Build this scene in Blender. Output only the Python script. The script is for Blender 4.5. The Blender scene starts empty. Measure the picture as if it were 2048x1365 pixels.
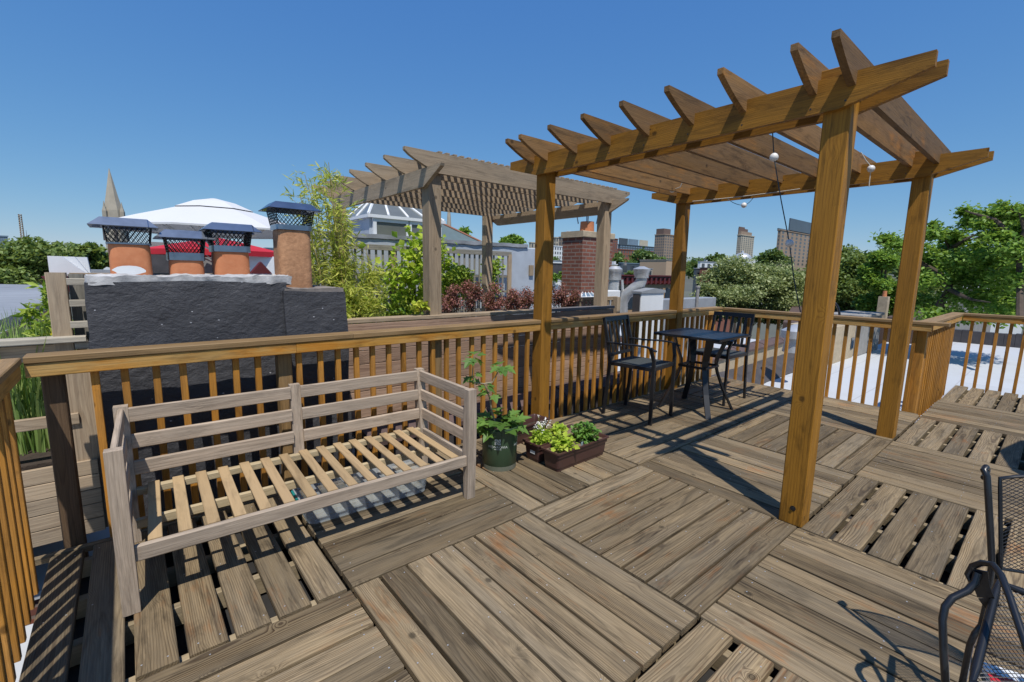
import bpy, bmesh, math, random
import numpy as np
from mathutils import Vector, Matrix
SC = bpy.context.scene; COL = SC.collection
R_ = math.radians
# ---------------------------------------------------------------- camera, sky, sun, exposure
FPX, PITCH, ROLL, YAW = 918.69, 0.148769, 0.018025, 0.873329
CAM = np.array([-0.75677, -2.14600, 1.60723])
_f = np.array([math.cos(PITCH)*math.cos(YAW), math.cos(PITCH)*math.sin(YAW), -math.sin(PITCH)])
_r = np.cross(_f, [0, 0, 1]); _r /= np.linalg.norm(_r); _u = np.cross(_r, _f)
_c, _s = math.cos(ROLL), math.sin(ROLL)
CR, CU, CF = _c*_r+_s*_u, -_s*_r+_c*_u, _f
cd = bpy.data.cameras.new('camera'); cam = bpy.data.objects.new('camera', cd); COL.objects.link(cam)
cam.matrix_world = Matrix(((CR[0], CU[0], -CF[0], CAM[0]), (CR[1], CU[1], -CF[1], CAM[1]), (CR[2], CU[2], -CF[2], CAM[2]), (0, 0, 0, 1)))
cd.sensor_width = 36; cd.lens = 36*FPX/2048; cd.clip_start = .05; cd.clip_end = 9000
SC.camera = cam
SUNV = Vector((-0.25, -0.455, 1.0)).normalized()          # towards the sun
w = bpy.data.worlds.new('World'); SC.world = w; w.use_nodes = True
nt = w.node_tree; nt.nodes.clear()
sk = nt.nodes.new('ShaderNodeTexSky'); sk.sky_type = 'NISHITA'; sk.sun_disc = False
sk.sun_elevation = math.asin(SUNV.z); sk.sun_rotation = math.atan2(SUNV.x, SUNV.y)
sk.altitude = 0; sk.air_density = 1.0; sk.dust_density = 0.0; sk.ozone_density = 10.0
bg = nt.nodes.new('ShaderNodeBackground'); bg.inputs[1].default_value = 0.10
wo = nt.nodes.new('ShaderNodeOutputWorld')
sp = nt.nodes.new('ShaderNodeSeparateColor'); cb = nt.nodes.new('ShaderNodeCombineColor'); nt.links.new(sk.outputs[0], sp.inputs[0])
for _i, (_a, _g) in enumerate(((.60, .92), (.60, .66), (.685, .32))):      # clear deep-blue June sky: flatter towards the horizon
    m1 = nt.nodes.new('ShaderNodeMath'); m1.operation = 'MULTIPLY'; m1.inputs[1].default_value = .14; nt.links.new(sp.outputs[_i], m1.inputs[0])
    m2 = nt.nodes.new('ShaderNodeMath'); m2.operation = 'POWER'; m2.inputs[1].default_value = _g; nt.links.new(m1.outputs[0], m2.inputs[0])
    m3 = nt.nodes.new('ShaderNodeMath'); m3.operation = 'MULTIPLY'; m3.inputs[1].default_value = _a/.10; nt.links.new(m2.outputs[0], m3.inputs[0]); nt.links.new(m3.outputs[0], cb.inputs[_i])
nt.links.new(cb.outputs[0], bg.inputs[0]); nt.links.new(bg.outputs[0], wo.inputs[0])
sd = bpy.data.lights.new('sun', 'SUN'); sun = bpy.data.objects.new('sun', sd); COL.objects.link(sun)
sd.energy = 5.0; sd.angle = R_(0.53); sd.color = (1.0, .95, .87)
sun.rotation_euler = SUNV.to_track_quat('Z', 'Y').to_euler()
SC.view_settings.view_transform = 'Standard'; SC.view_settings.look = 'None'
SC.view_settings.exposure = 0.0; SC.view_settings.gamma = 1
SC.cycles.max_bounces = 6; SC.cycles.transparent_max_bounces = 16

# ---------------------------------------------------------------- points in the place
def ray(px, py):
    d = CF*FPX + CR*(px-1024) - CU*(py-682.5); return d/np.linalg.norm(d)
def RX(px, py, x): d = ray(px, py); return Vector(CAM+d*((x-CAM[0])/d[0]))
def RY(px, py, y): d = ray(px, py); return Vector(CAM+d*((y-CAM[1])/d[1]))
def RZ(px, py, z=0.): d = ray(px, py); return Vector(CAM+d*((z-CAM[2])/d[2]))
def RD(px, py, dist):                                       # at a horizontal distance
    d = ray(px, py); return Vector(CAM+d*(dist/math.hypot(d[0], d[1])))
def PXM(dist, px=1.):                                       # metres per picture pixel at a distance
    return dist/FPX*px

# ---------------------------------------------------------------- tagging
def tag(o, label=None, cat=None, group=None, kind=None):
    if label: o['label'] = label
    if cat: o['category'] = cat
    if group: o['group'] = group
    if kind: o['kind'] = kind
    return o
def thing(name, label, cat, loc=(0, 0, 0), rz=0., group=None):
    o = bpy.data.objects.new(name, None); COL.objects.link(o); o.empty_display_size = .1
    o.location = loc; o.rotation_euler = (0, 0, rz)
    return tag(o, label, cat, group)
def copy_tree(o, loc, rz, label, group=None):
    c = o.copy(); COL.objects.link(c); c.location = loc; c.rotation_euler = (0, 0, rz); c['label'] = label
    if group: c['group'] = group
    for ch in list(o.children):
        d = ch.copy(); COL.objects.link(d); d.parent = c
        for g in ch.children:
            e = g.copy(); COL.objects.link(e); e.parent = d
    return c

# ---------------------------------------------------------------- mesh builder; 'grain' follows every stick of wood, 'tint' varies piece by piece
RNG = random.Random(7)
class MB:
    def __init__(s): s.v = []; s.f = []; s.g = []; s.t = []
    def add(s, vs, fs, gr=None, tint=None):
        b = len(s.v); s.v += [tuple(p) for p in vs]; s.f += [tuple(i+b for i in f) for f in fs]
        s.g += [tuple(p) for p in (gr if gr is not None else vs)]
        s.t += [RNG.random() if tint is None else tint]*len(vs)
        return s
    def board(s, p0, p1, wd, w, t, bev=.003, tint=None, taper=1., n=1, bow=0.):
        """stick from p0 to p1; w across the direction wd, t across the third; lightly eased edges"""
        p0, p1 = Vector(p0), Vector(p1); L = (p1-p0); ln = L.length; a = L/ln
        wd = Vector(wd); wd = (wd-a*wd.dot(a)).normalized(); td = a.cross(wd)
        h, k = w/2, t/2; e = min(bev, h*.4, k*.4)
        prof = [(-h+e, -k), (h-e, -k), (h, -k+e), (h, k-e), (h-e, k), (-h+e, k), (-h, k-e), (-h, -k+e)]
        ou = RNG.uniform(0, 60); ov = RNG.uniform(-.6, .6)*w; ow = RNG.uniform(.01, .05)+k
        vs, gr = [], []
        for i in range(n+1):
            q = i/n; sc = 1+(taper-1)*q; c = p0+a*ln*q+td*(bow*4*q*(1-q))
            for (x, y) in prof:
                vs.append(c+wd*x*sc+td*y*sc); gr.append((ou+ln*q, x*sc+ov, y*sc+ow))
        fs = [tuple(range(8))[::-1], tuple(range(8*n, 8*n+8))]
        for i in range(n):
            for j in range(8):
                fs.append((8*i+j, 8*i+(j+1) % 8, 8*i+8+(j+1) % 8, 8*i+8+j))
        return s.add(vs, fs, gr, tint)
    def box(s, lo, hi, tint=None, bev=0.):
        lo, hi = Vector(lo), Vector(hi); c = (lo+hi)/2; d = hi-lo
        ax = max(range(3), key=lambda i: d[i]); a = Vector((0, 0, 0)); a[ax] = d[ax]/2
        wx = (ax+1) % 3; wdir = Vector((0, 0, 0)); wdir[wx] = 1
        return s.board(c-a, c+a, wdir, d[wx], d[(ax+2) % 3], bev or 1e-4, tint)
    def prism(s, outline, origin, ua, va, wa, t, tint=None, bev=0., upright=False):
        """outline in (u,v) on axes ua,va through origin, thickness t along wa (centred)"""
        o, ua, va, wa = Vector(origin), Vector(ua), Vector(va), Vector(wa); n = len(outline)
        ou = RNG.uniform(0, 60); ov = RNG.uniform(-.05, .05); ow = RNG.uniform(.01, .04)
        vs, gr = [], []
        for k in (-t/2, t/2):
            for (u, v) in outline:
                vs.append(o+ua*u+va*v+wa*k); gr.append((ou+v, u+ov, k+ow) if upright else (ou+u, v+ov, k+ow))
        fs = [tuple(range(n))[::-1], tuple(range(n, 2*n))]+[(i, (i+1) % n, n+(i+1) % n, n+i) for i in range(n)]
        return s.add(vs, fs, gr, tint)
    def tube(s, pts, r, n=8, closed=False, tint=None, cap=True):
        pts = [Vector(p) for p in pts]; m = len(pts); rr = r if hasattr(r, '__len__') else [r]*m
        vs = []; prev = None
        for i, p in enumerate(pts):
            if closed: tg = pts[(i+1) % m]-pts[i-1]
            else: tg = pts[min(i+1, m-1)]-pts[max(i-1, 0)]
            tg = tg.normalized() if tg.length > 1e-9 else Vector((0, 0, 1))
            if prev is None:
                ref = Vector((0, 0, 1)) if abs(tg.z) < .9 else Vector((1, 0, 0)); prev = tg.cross(ref).normalized()
            prev = (prev-tg*prev.dot(tg)); prev = prev.normalized() if prev.length > 1e-6 else tg.orthogonal().normalized()
            b = tg.cross(prev)
            for k in range(n):
                an = 2*math.pi*k/n; vs.append(p+prev*math.cos(an)*rr[i]+b*math.sin(an)*rr[i])
        fs = []
        for i in range(m if closed else m-1):
            for k in range(n):
                fs.append((i*n+k, i*n+(k+1) % n, ((i+1) % m)*n+(k+1) % n, ((i+1) % m)*n+k))
        if not closed and cap: fs += [tuple(range(n))[::-1], tuple(range((m-1)*n, m*n))]
        return s.add(vs, fs, None, tint)
    def lathe(s, prof, c=(0, 0, 0), n=24, a0=0., sx=1., sy=1., tint=None, square=0.):
        """prof: (radius, z) rings; square>0 turns the rings towards rounded squares"""
        c = Vector(c); vs = []
        for (r, z) in prof:
            for k in range(n):
                an = a0+2*math.pi*k/n; x, y = math.cos(an), math.sin(an)
                if square:
                    q = (abs(x)**square+abs(y)**square)**(-1/square); x *= q; y *= q
                vs.append(c+Vector((x*r*sx, y*r*sy, z)))
        m = len(prof); fs = [tuple(range(n))[::-1], tuple(range((m-1)*n, m*n))]
        for i in range(m-1):
            for k in range(n): fs.append((i*n+k, i*n+(k+1) % n, (i+1)*n+(k+1) % n, (i+1)*n+k))
        return s.add(vs, fs, None, tint)
    def build(s, name, m, parent=None, local=False, smooth=False):
        me = bpy.data.meshes.new(name); off = Vector((0, 0, 0))
        if parent is not None and not local:
            q = parent
            while q is not None: off = off+q.location; q = q.parent
        if len(s.v) == 0: raise ValueError('empty '+name)
        A = np.array(s.v, dtype=np.float32)-np.array(off, dtype=np.float32)
        me.from_pydata(A.tolist(), [], s.f)
        at = me.attributes.new('grain', 'FLOAT_VECTOR', 'POINT'); at.data.foreach_set('vector', np.array(s.g, dtype=np.float32).ravel())
        at = me.attributes.new('tint', 'FLOAT', 'POINT'); at.data.foreach_set('value', np.array(s.t, dtype=np.float32))
        if smooth: me.polygons.foreach_set('use_smooth', [True]*len(me.polygons)); me.set_sharp_from_angle(angle=R_(38))
        me.materials.append(m); me.update()
        o = bpy.data.objects.new(name, me); COL.objects.link(o)
        if parent is not None: o.parent = parent
        return o
def solo(mb, name, m, label, cat, group=None, kind=None, smooth=False):
    return tag(mb.build(name, m, smooth=smooth), label, cat, group, kind)
def dup(o, loc, parent=None):
    c = o.copy(); COL.objects.link(c); c.location = loc
    if parent is not None: c.parent = parent
    return c

# ---------------------------------------------------------------- leaves
NPR = np.random.default_rng(11)
def leaf_mesh(P, size, ln=1.6, up=.5, dirs=None, jit=.35, fold=.25, droop=0.):
    """one folded diamond per point: returns verts, faces, tint"""
    P = np.asarray(P, float); n = len(P)
    nrm = NPR.normal(size=(n, 3)); nrm[:, 2] = np.abs(nrm[:, 2])+up; nrm /= np.linalg.norm(nrm, axis=1)[:, None]
    t = NPR.normal(size=(n, 3)) if dirs is None else np.asarray(dirs, float)+NPR.normal(size=(n, 3))*jit
    t[:, 2] -= droop
    t -= nrm*(t*nrm).sum(1)[:, None]; t /= np.linalg.norm(t, axis=1)[:, None]+1e-9
    b = np.cross(nrm, t)
    s = size*(.65+.7*NPR.random(n))[:, None]
    L = s*ln
    v = np.stack([P, P+t*L*.45+b*s*.5+nrm*s*fold*.5, P+t*L-nrm*s*fold*.3, P+t*L*.45-b*s*.5+nrm*s*fold*.5], 1).reshape(-1, 3)
    i = np.arange(n)*4
    f = np.concatenate([np.stack([i, i+1, i+2], 1), np.stack([i, i+2, i+3], 1)])
    return v, f, np.repeat(NPR.random(n), 4)
def leaves(name, P, size, m, parent=None, **kw):
    v, f, t = leaf_mesh(P, size, **kw); off = Vector((0, 0, 0)); q = parent
    while q is not None: off = off+q.location; q = q.parent
    v = v-np.array(off)
    me = bpy.data.meshes.new(name); me.vertices.add(len(v)); me.vertices.foreach_set('co', v.astype(np.float32).ravel())
    me.loops.add(len(f)*3); me.loops.foreach_set('vertex_index', f.astype(np.int32).ravel())
    me.polygons.add(len(f)); me.polygons.foreach_set('loop_start', (np.arange(len(f))*3).astype(np.int32)); 
    me.update(calc_edges=True); me.validate()
    at = me.attributes.new('tint', 'FLOAT', 'POINT'); at.data.foreach_set('value', t.astype(np.float32))
    me.materials.append(m); o = bpy.data.objects.new(name, me); COL.objects.link(o)
    if parent is not None: o.parent = parent
    return o
def blob(c, r, n, shell=.55):
    """n points in an ellipsoid, more of them towards the outside"""
    d = NPR.normal(size=(n, 3)); d /= np.linalg.norm(d, axis=1)[:, None]
    q = shell+(1-shell)*NPR.random(n); q = np.where(NPR.random(n) < .25, NPR.random(n), q)
    return np.asarray(c)+d*q[:, None]*np.asarray(r)

# ---------------------------------------------------------------- materials
def mat(name):
    m = bpy.data.materials.new(name); m.use_nodes = True; n = m.node_tree
    return m, n, n.nodes['Principled BSDF']
def nd(n, ty, ins=None, **kw):
    x = n.nodes.new('ShaderNode'+ty)
    for k, v in kw.items(): setattr(x, k, v)
    for k, v in (ins or {}).items():
        if isinstance(v, bpy.types.NodeSocket): n.links.new(v, x.inputs[k])
        else: x.inputs[k].default_value = v
    return x
def mth(n, op, a, b=0.): return nd(n, 'Math', {0: a, 1: b}, operation=op).outputs[0]
def ramp(n, fac, stops):
    r = nd(n, 'ValToRGB', {0: fac}); e = r.color_ramp.elements
    while len(e) < len(stops): e.new(.5)
    for q, (p, c) in zip(e, stops): q.position = p; q.color = (*c, 1) if len(c) == 3 else c
    return r.outputs[0]
def mix(n, fac, a, b, bt='MIX'):
    x = nd(n, 'Mix', data_type='RGBA', blend_type=bt)
    for i, v in ((0, fac), (6, a), (7, b)):
        if isinstance(v, bpy.types.NodeSocket): n.links.new(v, x.inputs[i])
        else: x.inputs[i].default_value = (*v, 1) if i > 0 and len(v) == 3 else v
    return x.outputs[2]
def comb(n, x, y, z): return nd(n, 'CombineXYZ', {0: x, 1: y, 2: z}).outputs[0]
def noise(n, vec, sc, det=3., rough=.55, dist=0.):
    return nd(n, 'TexNoise', {'Vector': vec, 'Scale': sc, 'Detail': det, 'Roughness': rough, 'Distortion': dist}).outputs[0]

K = .84                                                      # even scale on wood and plain base colours, deepening contrast under the sun
def kc(c, b=1.): return (c[0]*K, c[1]*K, c[2]*K*b)
def wood(name, early, late, grey, ring=.008, contrast=.55, fibre=.35, blotch=None, tintv=.35, knots=.5, rough=.75, bump=.25, greyness=.5, stain=None, patch=.3, blue=.92, kt=.90):
    """sawn wood: rings cut by the face (cathedrals), fine fibre, knots, weathering patches, per-stick shade"""
    m, n, bs = mat(name); early, late, grey = kc(early, blue), kc(late, blue), kc(grey, blue)
    g = nd(n, 'Attribute', attribute_name='grain').outputs['Vector']
    ti = nd(n, 'Attribute', attribute_name='tint').outputs['Fac']
    t2 = mth(n, 'FRACT', mth(n, 'MULTIPLY', ti, 7.31))
    sp = nd(n, 'SeparateXYZ', {0: g}); u, v, ww = sp.outputs
    def st(a, b): return comb(n, mth(n, 'MULTIPLY', u, a), mth(n, 'MULTIPLY', v, b), mth(n, 'MULTIPLY', ww, b))
    vo = nd(n, 'TexVoronoi', {'Vector': st(7.5, 9.5), 'Scale': 1.}, feature='F1').outputs
    sel = mth(n, 'GREATER_THAN', nd(n, 'SeparateColor', {0: vo['Color']}).outputs[0], kt)
    kd2 = mth(n, 'MULTIPLY', vo['Distance'], vo['Distance'])
    kn = mth(n, 'MULTIPLY', sel, mth(n, 'POWER', 2.718, mth(n, 'MULTIPLY', kd2, -13.)))          # swirl round a knot
    eye = mth(n, 'MULTIPLY', sel, nd(n, 'MapRange', {0: vo['Distance'], 1: .10, 2: .20, 3: 1., 4: 0.}).outputs[0])
    lo = noise(n, st(.9, 5.), 1., 2.)
    lo2 = noise(n, st(5., 16.), 1., 2.)
    vv = mth(n, 'ADD', v, mth(n, 'MULTIPLY', mth(n, 'SUBTRACT', lo, .5), .06))
    r = mth(n, 'SQRT', mth(n, 'ADD', mth(n, 'MULTIPLY', vv, vv), mth(n, 'MULTIPLY', ww, ww)))
    r = mth(n, 'ADD', r, mth(n, 'MULTIPLY', lo, .055))
    r = mth(n, 'ADD', r, mth(n, 'MULTIPLY', lo2, .007))
    r = mth(n, 'ADD', r, mth(n, 'MULTIPLY', kn, .05*knots))
    fr = mth(n, 'FRACT', mth(n, 'DIVIDE', r, ring))
    band = ramp(n, fr, [(0., (.02,)*3), (.5, (.22,)*3), (.82, (1.,)*3), (.93, (.8,)*3), (1., (.02,)*3)])
    fb = noise(n, st(6., 300.), 1., 2., .6)
    fbw = noise(n, st(2.2, 70.), 1., 4., .65)
    c = mix(n, mth(n, 'MULTIPLY', band, mth(n, 'MULTIPLY', contrast, nd(n, 'MapRange', {0: noise(n, st(1.1, 7.), 1., 2.), 1: .3, 2: .65, 3: .35, 4: 1.15}).outputs[0])), early, late)
    gp = nd(n, 'MapRange', {0: noise(n, st(1.3, 12.), 1., 5., .62), 1: .38, 2: .66}).outputs[0]
    c = mix(n, mth(n, 'MULTIPLY', mth(n, 'ADD', mth(n, 'MULTIPLY', gp, .55), mth(n, 'MULTIPLY', t2, .55)), greyness), c, grey)
    if blotch:
        gm = nd(n, 'NewGeometry').outputs['Position']
        b1 = noise(n, gm, 1.7, 3., .6); b2 = noise(n, st(3.5, 26.), 1., 5., .7)
        bm = nd(n, 'MapRange', {0: mth(n, 'ADD', mth(n, 'MULTIPLY', b1, .55), mth(n, 'MULTIPLY', b2, .5)), 1: stain or .58, 2: (stain or .58)+.12}).outputs[0]
        c = mix(n, mth(n, 'MULTIPLY', bm, .75), c, kc(blotch))
    f2 = mth(n, 'ADD', mth(n, 'MULTIPLY', fb, .55), mth(n, 'MULTIPLY', fbw, .6))
    val = nd(n, 'MapRange', {0: f2, 1: .35, 2: .85, 3: 1-fibre, 4: 1+fibre*.5}).outputs[0]
    val = mth(n, 'MULTIPLY', val, nd(n, 'MapRange', {0: ti, 1: 0., 2: 1., 3: 1-tintv*.5, 4: 1+tintv*.5}).outputs[0])
    pa_ = nd(n, 'MapRange', {0: noise(n, st(2.4, 15.), 1., 6., .66, .8), 1: .50, 2: .68, 3: 1., 4: 1-patch}).outputs[0]
    val = mth(n, 'MULTIPLY', mth(n, 'MULTIPLY', val, pa_), mth(n, 'SUBTRACT', 1., mth(n, 'MULTIPLY', eye, .62*min(1., knots*1.2))))
    c = mix(n, 1., c, comb(n, val, val, val), 'MULTIPLY')
    n.links.new(c, bs.inputs['Base Color']); bs.inputs['Roughness'].default_value = rough
    bs.inputs['Specular IOR Level'].default_value = .25
    h = mth(n, 'ADD', mth(n, 'MULTIPLY', band, -.35), mth(n, 'ADD', fb, mth(n, 'MULTIPLY', fbw, .8)))
    bp = nd(n, 'Bump', {'Strength': bump, 'Distance': .004, 'Height': h}); n.links.new(bp.outputs[0], bs.inputs['Normal'])
    return m
def plain(name, col, rough=.6, metal=0., var=.15, scale=6., bump=0., col2=None, spec=.5, coat=0., det=5.):
    m, n, bs = mat(name); gm = nd(n, 'TexCoord').outputs['Object']
    no = noise(n, gm, scale, det, .6); n2 = noise(n, gm, scale*.17, 3., .6)
    f = mth(n, 'ADD', mth(n, 'MULTIPLY', no, .5), mth(n, 'MULTIPLY', n2, .5))
    f = nd(n, 'MapRange', {0: f, 1: .32, 2: .68}).outputs[0]
    if metal < .5: col = kc(col); col2 = kc(col2) if col2 else None
    c2 = col2 or tuple(min(1, q*(1+var)) for q in col); c1 = tuple(q*(1-var) for q in col) if col2 is None else col
    n.links.new(mix(n, f, c1, c2), bs.inputs['Base Color'])
    bs.inputs['Roughness'].default_value = rough; bs.inputs['Metallic'].default_value = metal
    bs.inputs['Specular IOR Level'].default_value = spec; bs.inputs['Coat Weight'].default_value = coat
    if bump:
        bp = nd(n, 'Bump', {'Strength': bump, 'Distance': .01, 'Height': no}); n.links.new(bp.outputs[0], bs.inputs['Normal'])
    return m
def leafmat(name, dark, light, tr=.35, rough=.5):
    m, n, bs = mat(name); ti = nd(n, 'Attribute', attribute_name='tint').outputs['Fac']
    c = mix(n, ti, dark, light); n.links.new(c, bs.inputs['Base Color']); bs.inputs['Roughness'].default_value = rough
    bs.inputs['Specular IOR Level'].default_value = .35
    tl = nd(n, 'BsdfTranslucent', {0: mix(n, .25, c, (.5, .6, .05))}); mx = nd(n, 'MixShader', {0: tr})
    n.links.new(bs.outputs[0], mx.inputs[1]); n.links.new(tl.outputs[0], mx.inputs[2])
    n.links.new(mx.outputs[0], n.nodes['Material Output'].inputs[0]); return m

M = {}
M['deck'] = wood('deck_wood', (.355, .262, .162), (.095, .058, .031), (.205, .168, .128), ring=.0085, contrast=.95, fibre=.5, blotch=(.33, .14, .045), tintv=.75, knots=.95, greyness=.8, stain=.59, bump=.4, patch=.5)
M['joist'] = wood('joist_wood', (.42, .33, .22), (.30, .22, .13), (.35, .30, .24), tintv=.3)
M['stain'] = wood('stained_wood', (.40, .185, .022), (.21, .085, .009), (.235, .115, .024), ring=.013, contrast=.6, fibre=.34, tintv=.4, knots=1., greyness=.55, rough=.6, blotch=(.13, .06, .028), stain=.62, patch=.45, kt=.85)
M['rail'] = wood('rail_wood', (.52, .235, .040), (.30, .115, .016), (.46, .24, .085), ring=.010, contrast=.5, fibre=.32, tintv=.4, knots=1., greyness=.55, blotch=(.60, .26, .035), stain=.50, rough=.6, patch=.4)
M['board'] = wood('rail_board_wood', (.60, .31, .065), (.34, .14, .025), (.60, .42, .20), ring=.012, contrast=.5, fibre=.3, tintv=.25, knots=1., greyness=.9, blotch=(.60, .24, .025), stain=.50, rough=.6, patch=.45, kt=.84)
M['cap'] = wood('cap_wood', (.37, .23, .105), (.24, .13, .05), (.29, .21, .14), ring=.010, contrast=.5, fibre=.35, tintv=.3, knots=.6, greyness=.55, rough=.6)
M['rafter'] = wood('rafter_wood', (.30, .165, .062), (.14, .065, .028), (.19, .125, .08), ring=.012, contrast=.6, fibre=.35, tintv=.45, knots=1., greyness=.6, blotch=(.44, .19, .04), stain=.56, patch=.5, kt=.86)
M['darkpost'] = wood('dark_post_wood', (.17, .105, .06), (.09, .05, .03), (.13, .095, .075), tintv=.2, greyness=.6)
M['bench'] = wood('bench_wood', (.56, .445, .36), (.34, .255, .20), (.49, .415, .36), ring=.012, contrast=.45, fibre=.45, tintv=.15, knots=.25, greyness=.5, bump=.3, blue=.94)
M['slat'] = wood('slat_wood', (.47, .335, .20), (.40, .275, .155), (.44, .30, .19), ring=.02, contrast=.35, fibre=.12, tintv=.2, knots=.1, greyness=.3, bump=.1)
M['pale'] = wood('pale_wood', (.58, .47, .32), (.46, .35, .21), (.52, .42, .30), ring=.012, contrast=.4, fibre=.2, tintv=.15, knots=.3, greyness=.3)
M['weather'] = wood('weathered_wood', (.54, .41, .30), (.25, .165, .11), (.38, .31, .25), ring=.012, contrast=.65, fibre=.35, tintv=.3, knots=.8, greyness=.7)
M['wwall'] = wood('wall_board_wood', (.50, .33, .25), (.22, .125, .09), (.42, .30, .245), ring=.013, contrast=.75, fibre=.3, tintv=.3, knots=.7, greyness=.4)
M['greyrail'] = wood('grey_rail_wood', (.50, .45, .40), (.40, .34, .29), (.48, .44, .40), tintv=.2, contrast=.35)
M['greyfence'] = wood('grey_fence_wood', (.33, .31, .29), (.24, .22, .205), (.32, .31, .30), tintv=.3, contrast=.35)
M['iron'] = plain('black_iron', (.012, .013, .016), .32, .0, .25, 30., 0., spec=.5, coat=.25)
M['black'] = plain('black_powder_coat', (.016, .017, .02), .38, 0., .2, 40., 0.02)
M['sling'] = plain('black_sling_fabric', (.05, .058, .058), .7, 0., .15, 400., .2)
M['galv'] = plain('galvanised_sheet', (.30, .34, .40), .30, 1., .25, 14., .03)
M['alu'] = plain('vent_aluminium', (.55, .56, .57), .45, .6, .2, 9., .05)
M['clay'] = plain('terracotta_clay', (.50, .165, .065), .8, 0., .25, 26., .2, col2=(.62, .25, .115))
M['clay2'] = plain('weathered_clay', (.30, .15, .075), .9, 0., .4, 34., .5, col2=(.56, .30, .16))
M['plbrown'] = plain('brown_plastic', (.085, .040, .034), .42, 0., .15, 3., .0)
M['plgreen'] = plain('green_plastic', (.052, .100, .052), .42, 0., .12, 4., .0)
M['white'] = plain('white_paint', (.80, .82, .84), .5, 0., .06, 5.)
M['canvas'] = plain('white_canvas', (.66, .67, .69), .8, 0., .03, 3.)
M['red'] = plain('red_canvas', (.55, .012, .025), .7, 0., .1, 3.)
M['soil'] = plain('potting_soil', (.20, .14, .095), .95, 0., .5, 60., .8)
M['soil2'] = plain('dark_soil', (.05, .035, .025), .95, 0., .5, 60., .8)
M['silver'] = plain('aluminium_roof_coating', (.33, .345, .37), .55, .15, .22, 3.5, .15)
M['silver2'] = plain('painted_silver_wall', (.48, .53, .60), .6, .1, .12, 5., .12)
M['concrete'] = plain('grey_concrete', (.30, .29, .28), .9, 0., .3, 6., .3)
M['stucco'] = plain('tan_stucco', (.48, .39, .27), .9, 0., .25, 9., .3)
M['coping'] = plain('dark_coping_tile', (.07, .05, .05), .8, 0., .5, 6., .3, col2=(.16, .10, .09))
M['tarflat'] = plain('roofing_tar', (.035, .033, .036), .75, 0., .5, 4., .4, col2=(.10, .09, .095))
M['shingle'] = plain('brown_shingles', (.10, .065, .055), .9, 0., .25, 30., .3)
M['glass'] = plain('dark_window_glass', (.03, .04, .05), .08, 0., .2, 1., spec=.8)
M['screenglass'] = plain('dusty_window_glass', (.16, .17, .155), .25, 0., .2, 3., spec=.7)
M['bulb'] = plain('white_globe_plastic', (.80, .80, .80), .35)
M['wire'] = plain('cord_black', (.03, .05, .06), .5)
M['wirew'] = plain('cord_white', (.6, .6, .55), .5)
M['bark'] = plain('bark', (.085, .062, .047), .9, 0., .35, 20., .4)
M['stem'] = plain('woody_stem', (.32, .27, .18), .7, 0., .2, 20.)
M['cane'] = plain('bamboo_cane', (.36, .30, .09), .5, 0., .35, 6.)
M['ground'] = plain('city_ground', (.075, .075, .072), .9, 0., .5, .05, .0, col2=(.14, .15, .11))
M['bamboo'] = leafmat('bamboo_leaf', (.26, .36, .04), (.75, .74, .18), .5)
M['vine'] = leafmat('vine_leaf', (.26, .44, .035), (.62, .72, .10), .5)
M['lime'] = leafmat('lime_leaf', (.30, .42, .03), (.58, .58, .08), .35)
M['shrub'] = leafmat('shrub_leaf', (.15, .28, .03), (.46, .55, .09), .4)
M['barberry'] = leafmat('purple_leaf', (.12, .032, .038), (.46, .20, .18), .35)
M['fig'] = leafmat('fig_leaf', (.06, .14, .025), (.17, .30, .06), .35)
M['herb'] = leafmat('herb_leaf', (.06, .16, .025), (.17, .32, .06), .3)
M['grass'] = leafmat('grass_blade', (.14, .26, .05), (.42, .52, .18), .4)
M['petal'] = leafmat('petal', (.75, .72, .72), (.85, .82, .80), .2)
M['treeA'] = leafmat('mid_tree_leaf', (.065, .115, .025), (.23, .31, .085), .35)
M['treeB'] = leafmat('pale_tree_leaf', (.10, .15, .04), (.42, .46, .22), .35)
M['treeC'] = leafmat('bright_tree_leaf', (.07, .17, .02), (.27, .43, .07), .4)
M['treeF'] = leafmat('far_tree_leaf', (.06, .115, .035), (.18, .27, .08), .3)

def tarmat():
    m, n, bs = mat('black_tar_coat'); gm = nd(n, 'TexCoord').outputs['Object']
    b = noise(n, gm, 7., 6., .65); c = mix(n, b, (.034, .035, .041), (.072, .073, .082))
    vs = nd(n, 'TexVoronoi', {'Vector': nd(n, 'VectorMath', {0: gm, 1: (1., 1., 1.6)}, operation='MULTIPLY').outputs[0], 'Scale': 13.}).outputs
    sel = mth(n, 'GREATER_THAN', nd(n, 'SeparateColor', {0: vs['Color']}).outputs[0], .62)
    spk = mth(n, 'MULTIPLY', sel, mth(n, 'LESS_THAN', mth(n, 'ADD', vs['Distance'], mth(n, 'MULTIPLY', noise(n, gm, 60., 2.), .12)), .135))
    c = mix(n, mth(n, 'MULTIPLY', spk, .8), c, (.55, .56, .60)); n.links.new(c, bs.inputs['Base Color'])
    bs.inputs['Roughness'].default_value = .55; bs.inputs['Specular IOR Level'].default_value = .4
    h = mth(n, 'ADD', mth(n, 'MULTIPLY', noise(n, nd(n, 'VectorMath', {0: gm, 1: (1., 1., 1.5)}, operation='MULTIPLY').outputs[0], 16., 8., .68, .3), .6), mth(n, 'MULTIPLY', noise(n, gm, 2.6, 3.), 1.6))
    bp = nd(n, 'Bump', {'Strength': .75, 'Distance': .03, 'Height': h}); n.links.new(bp.outputs[0], bs.inputs['Normal']); return m
M['tar'] = tarmat()
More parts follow.
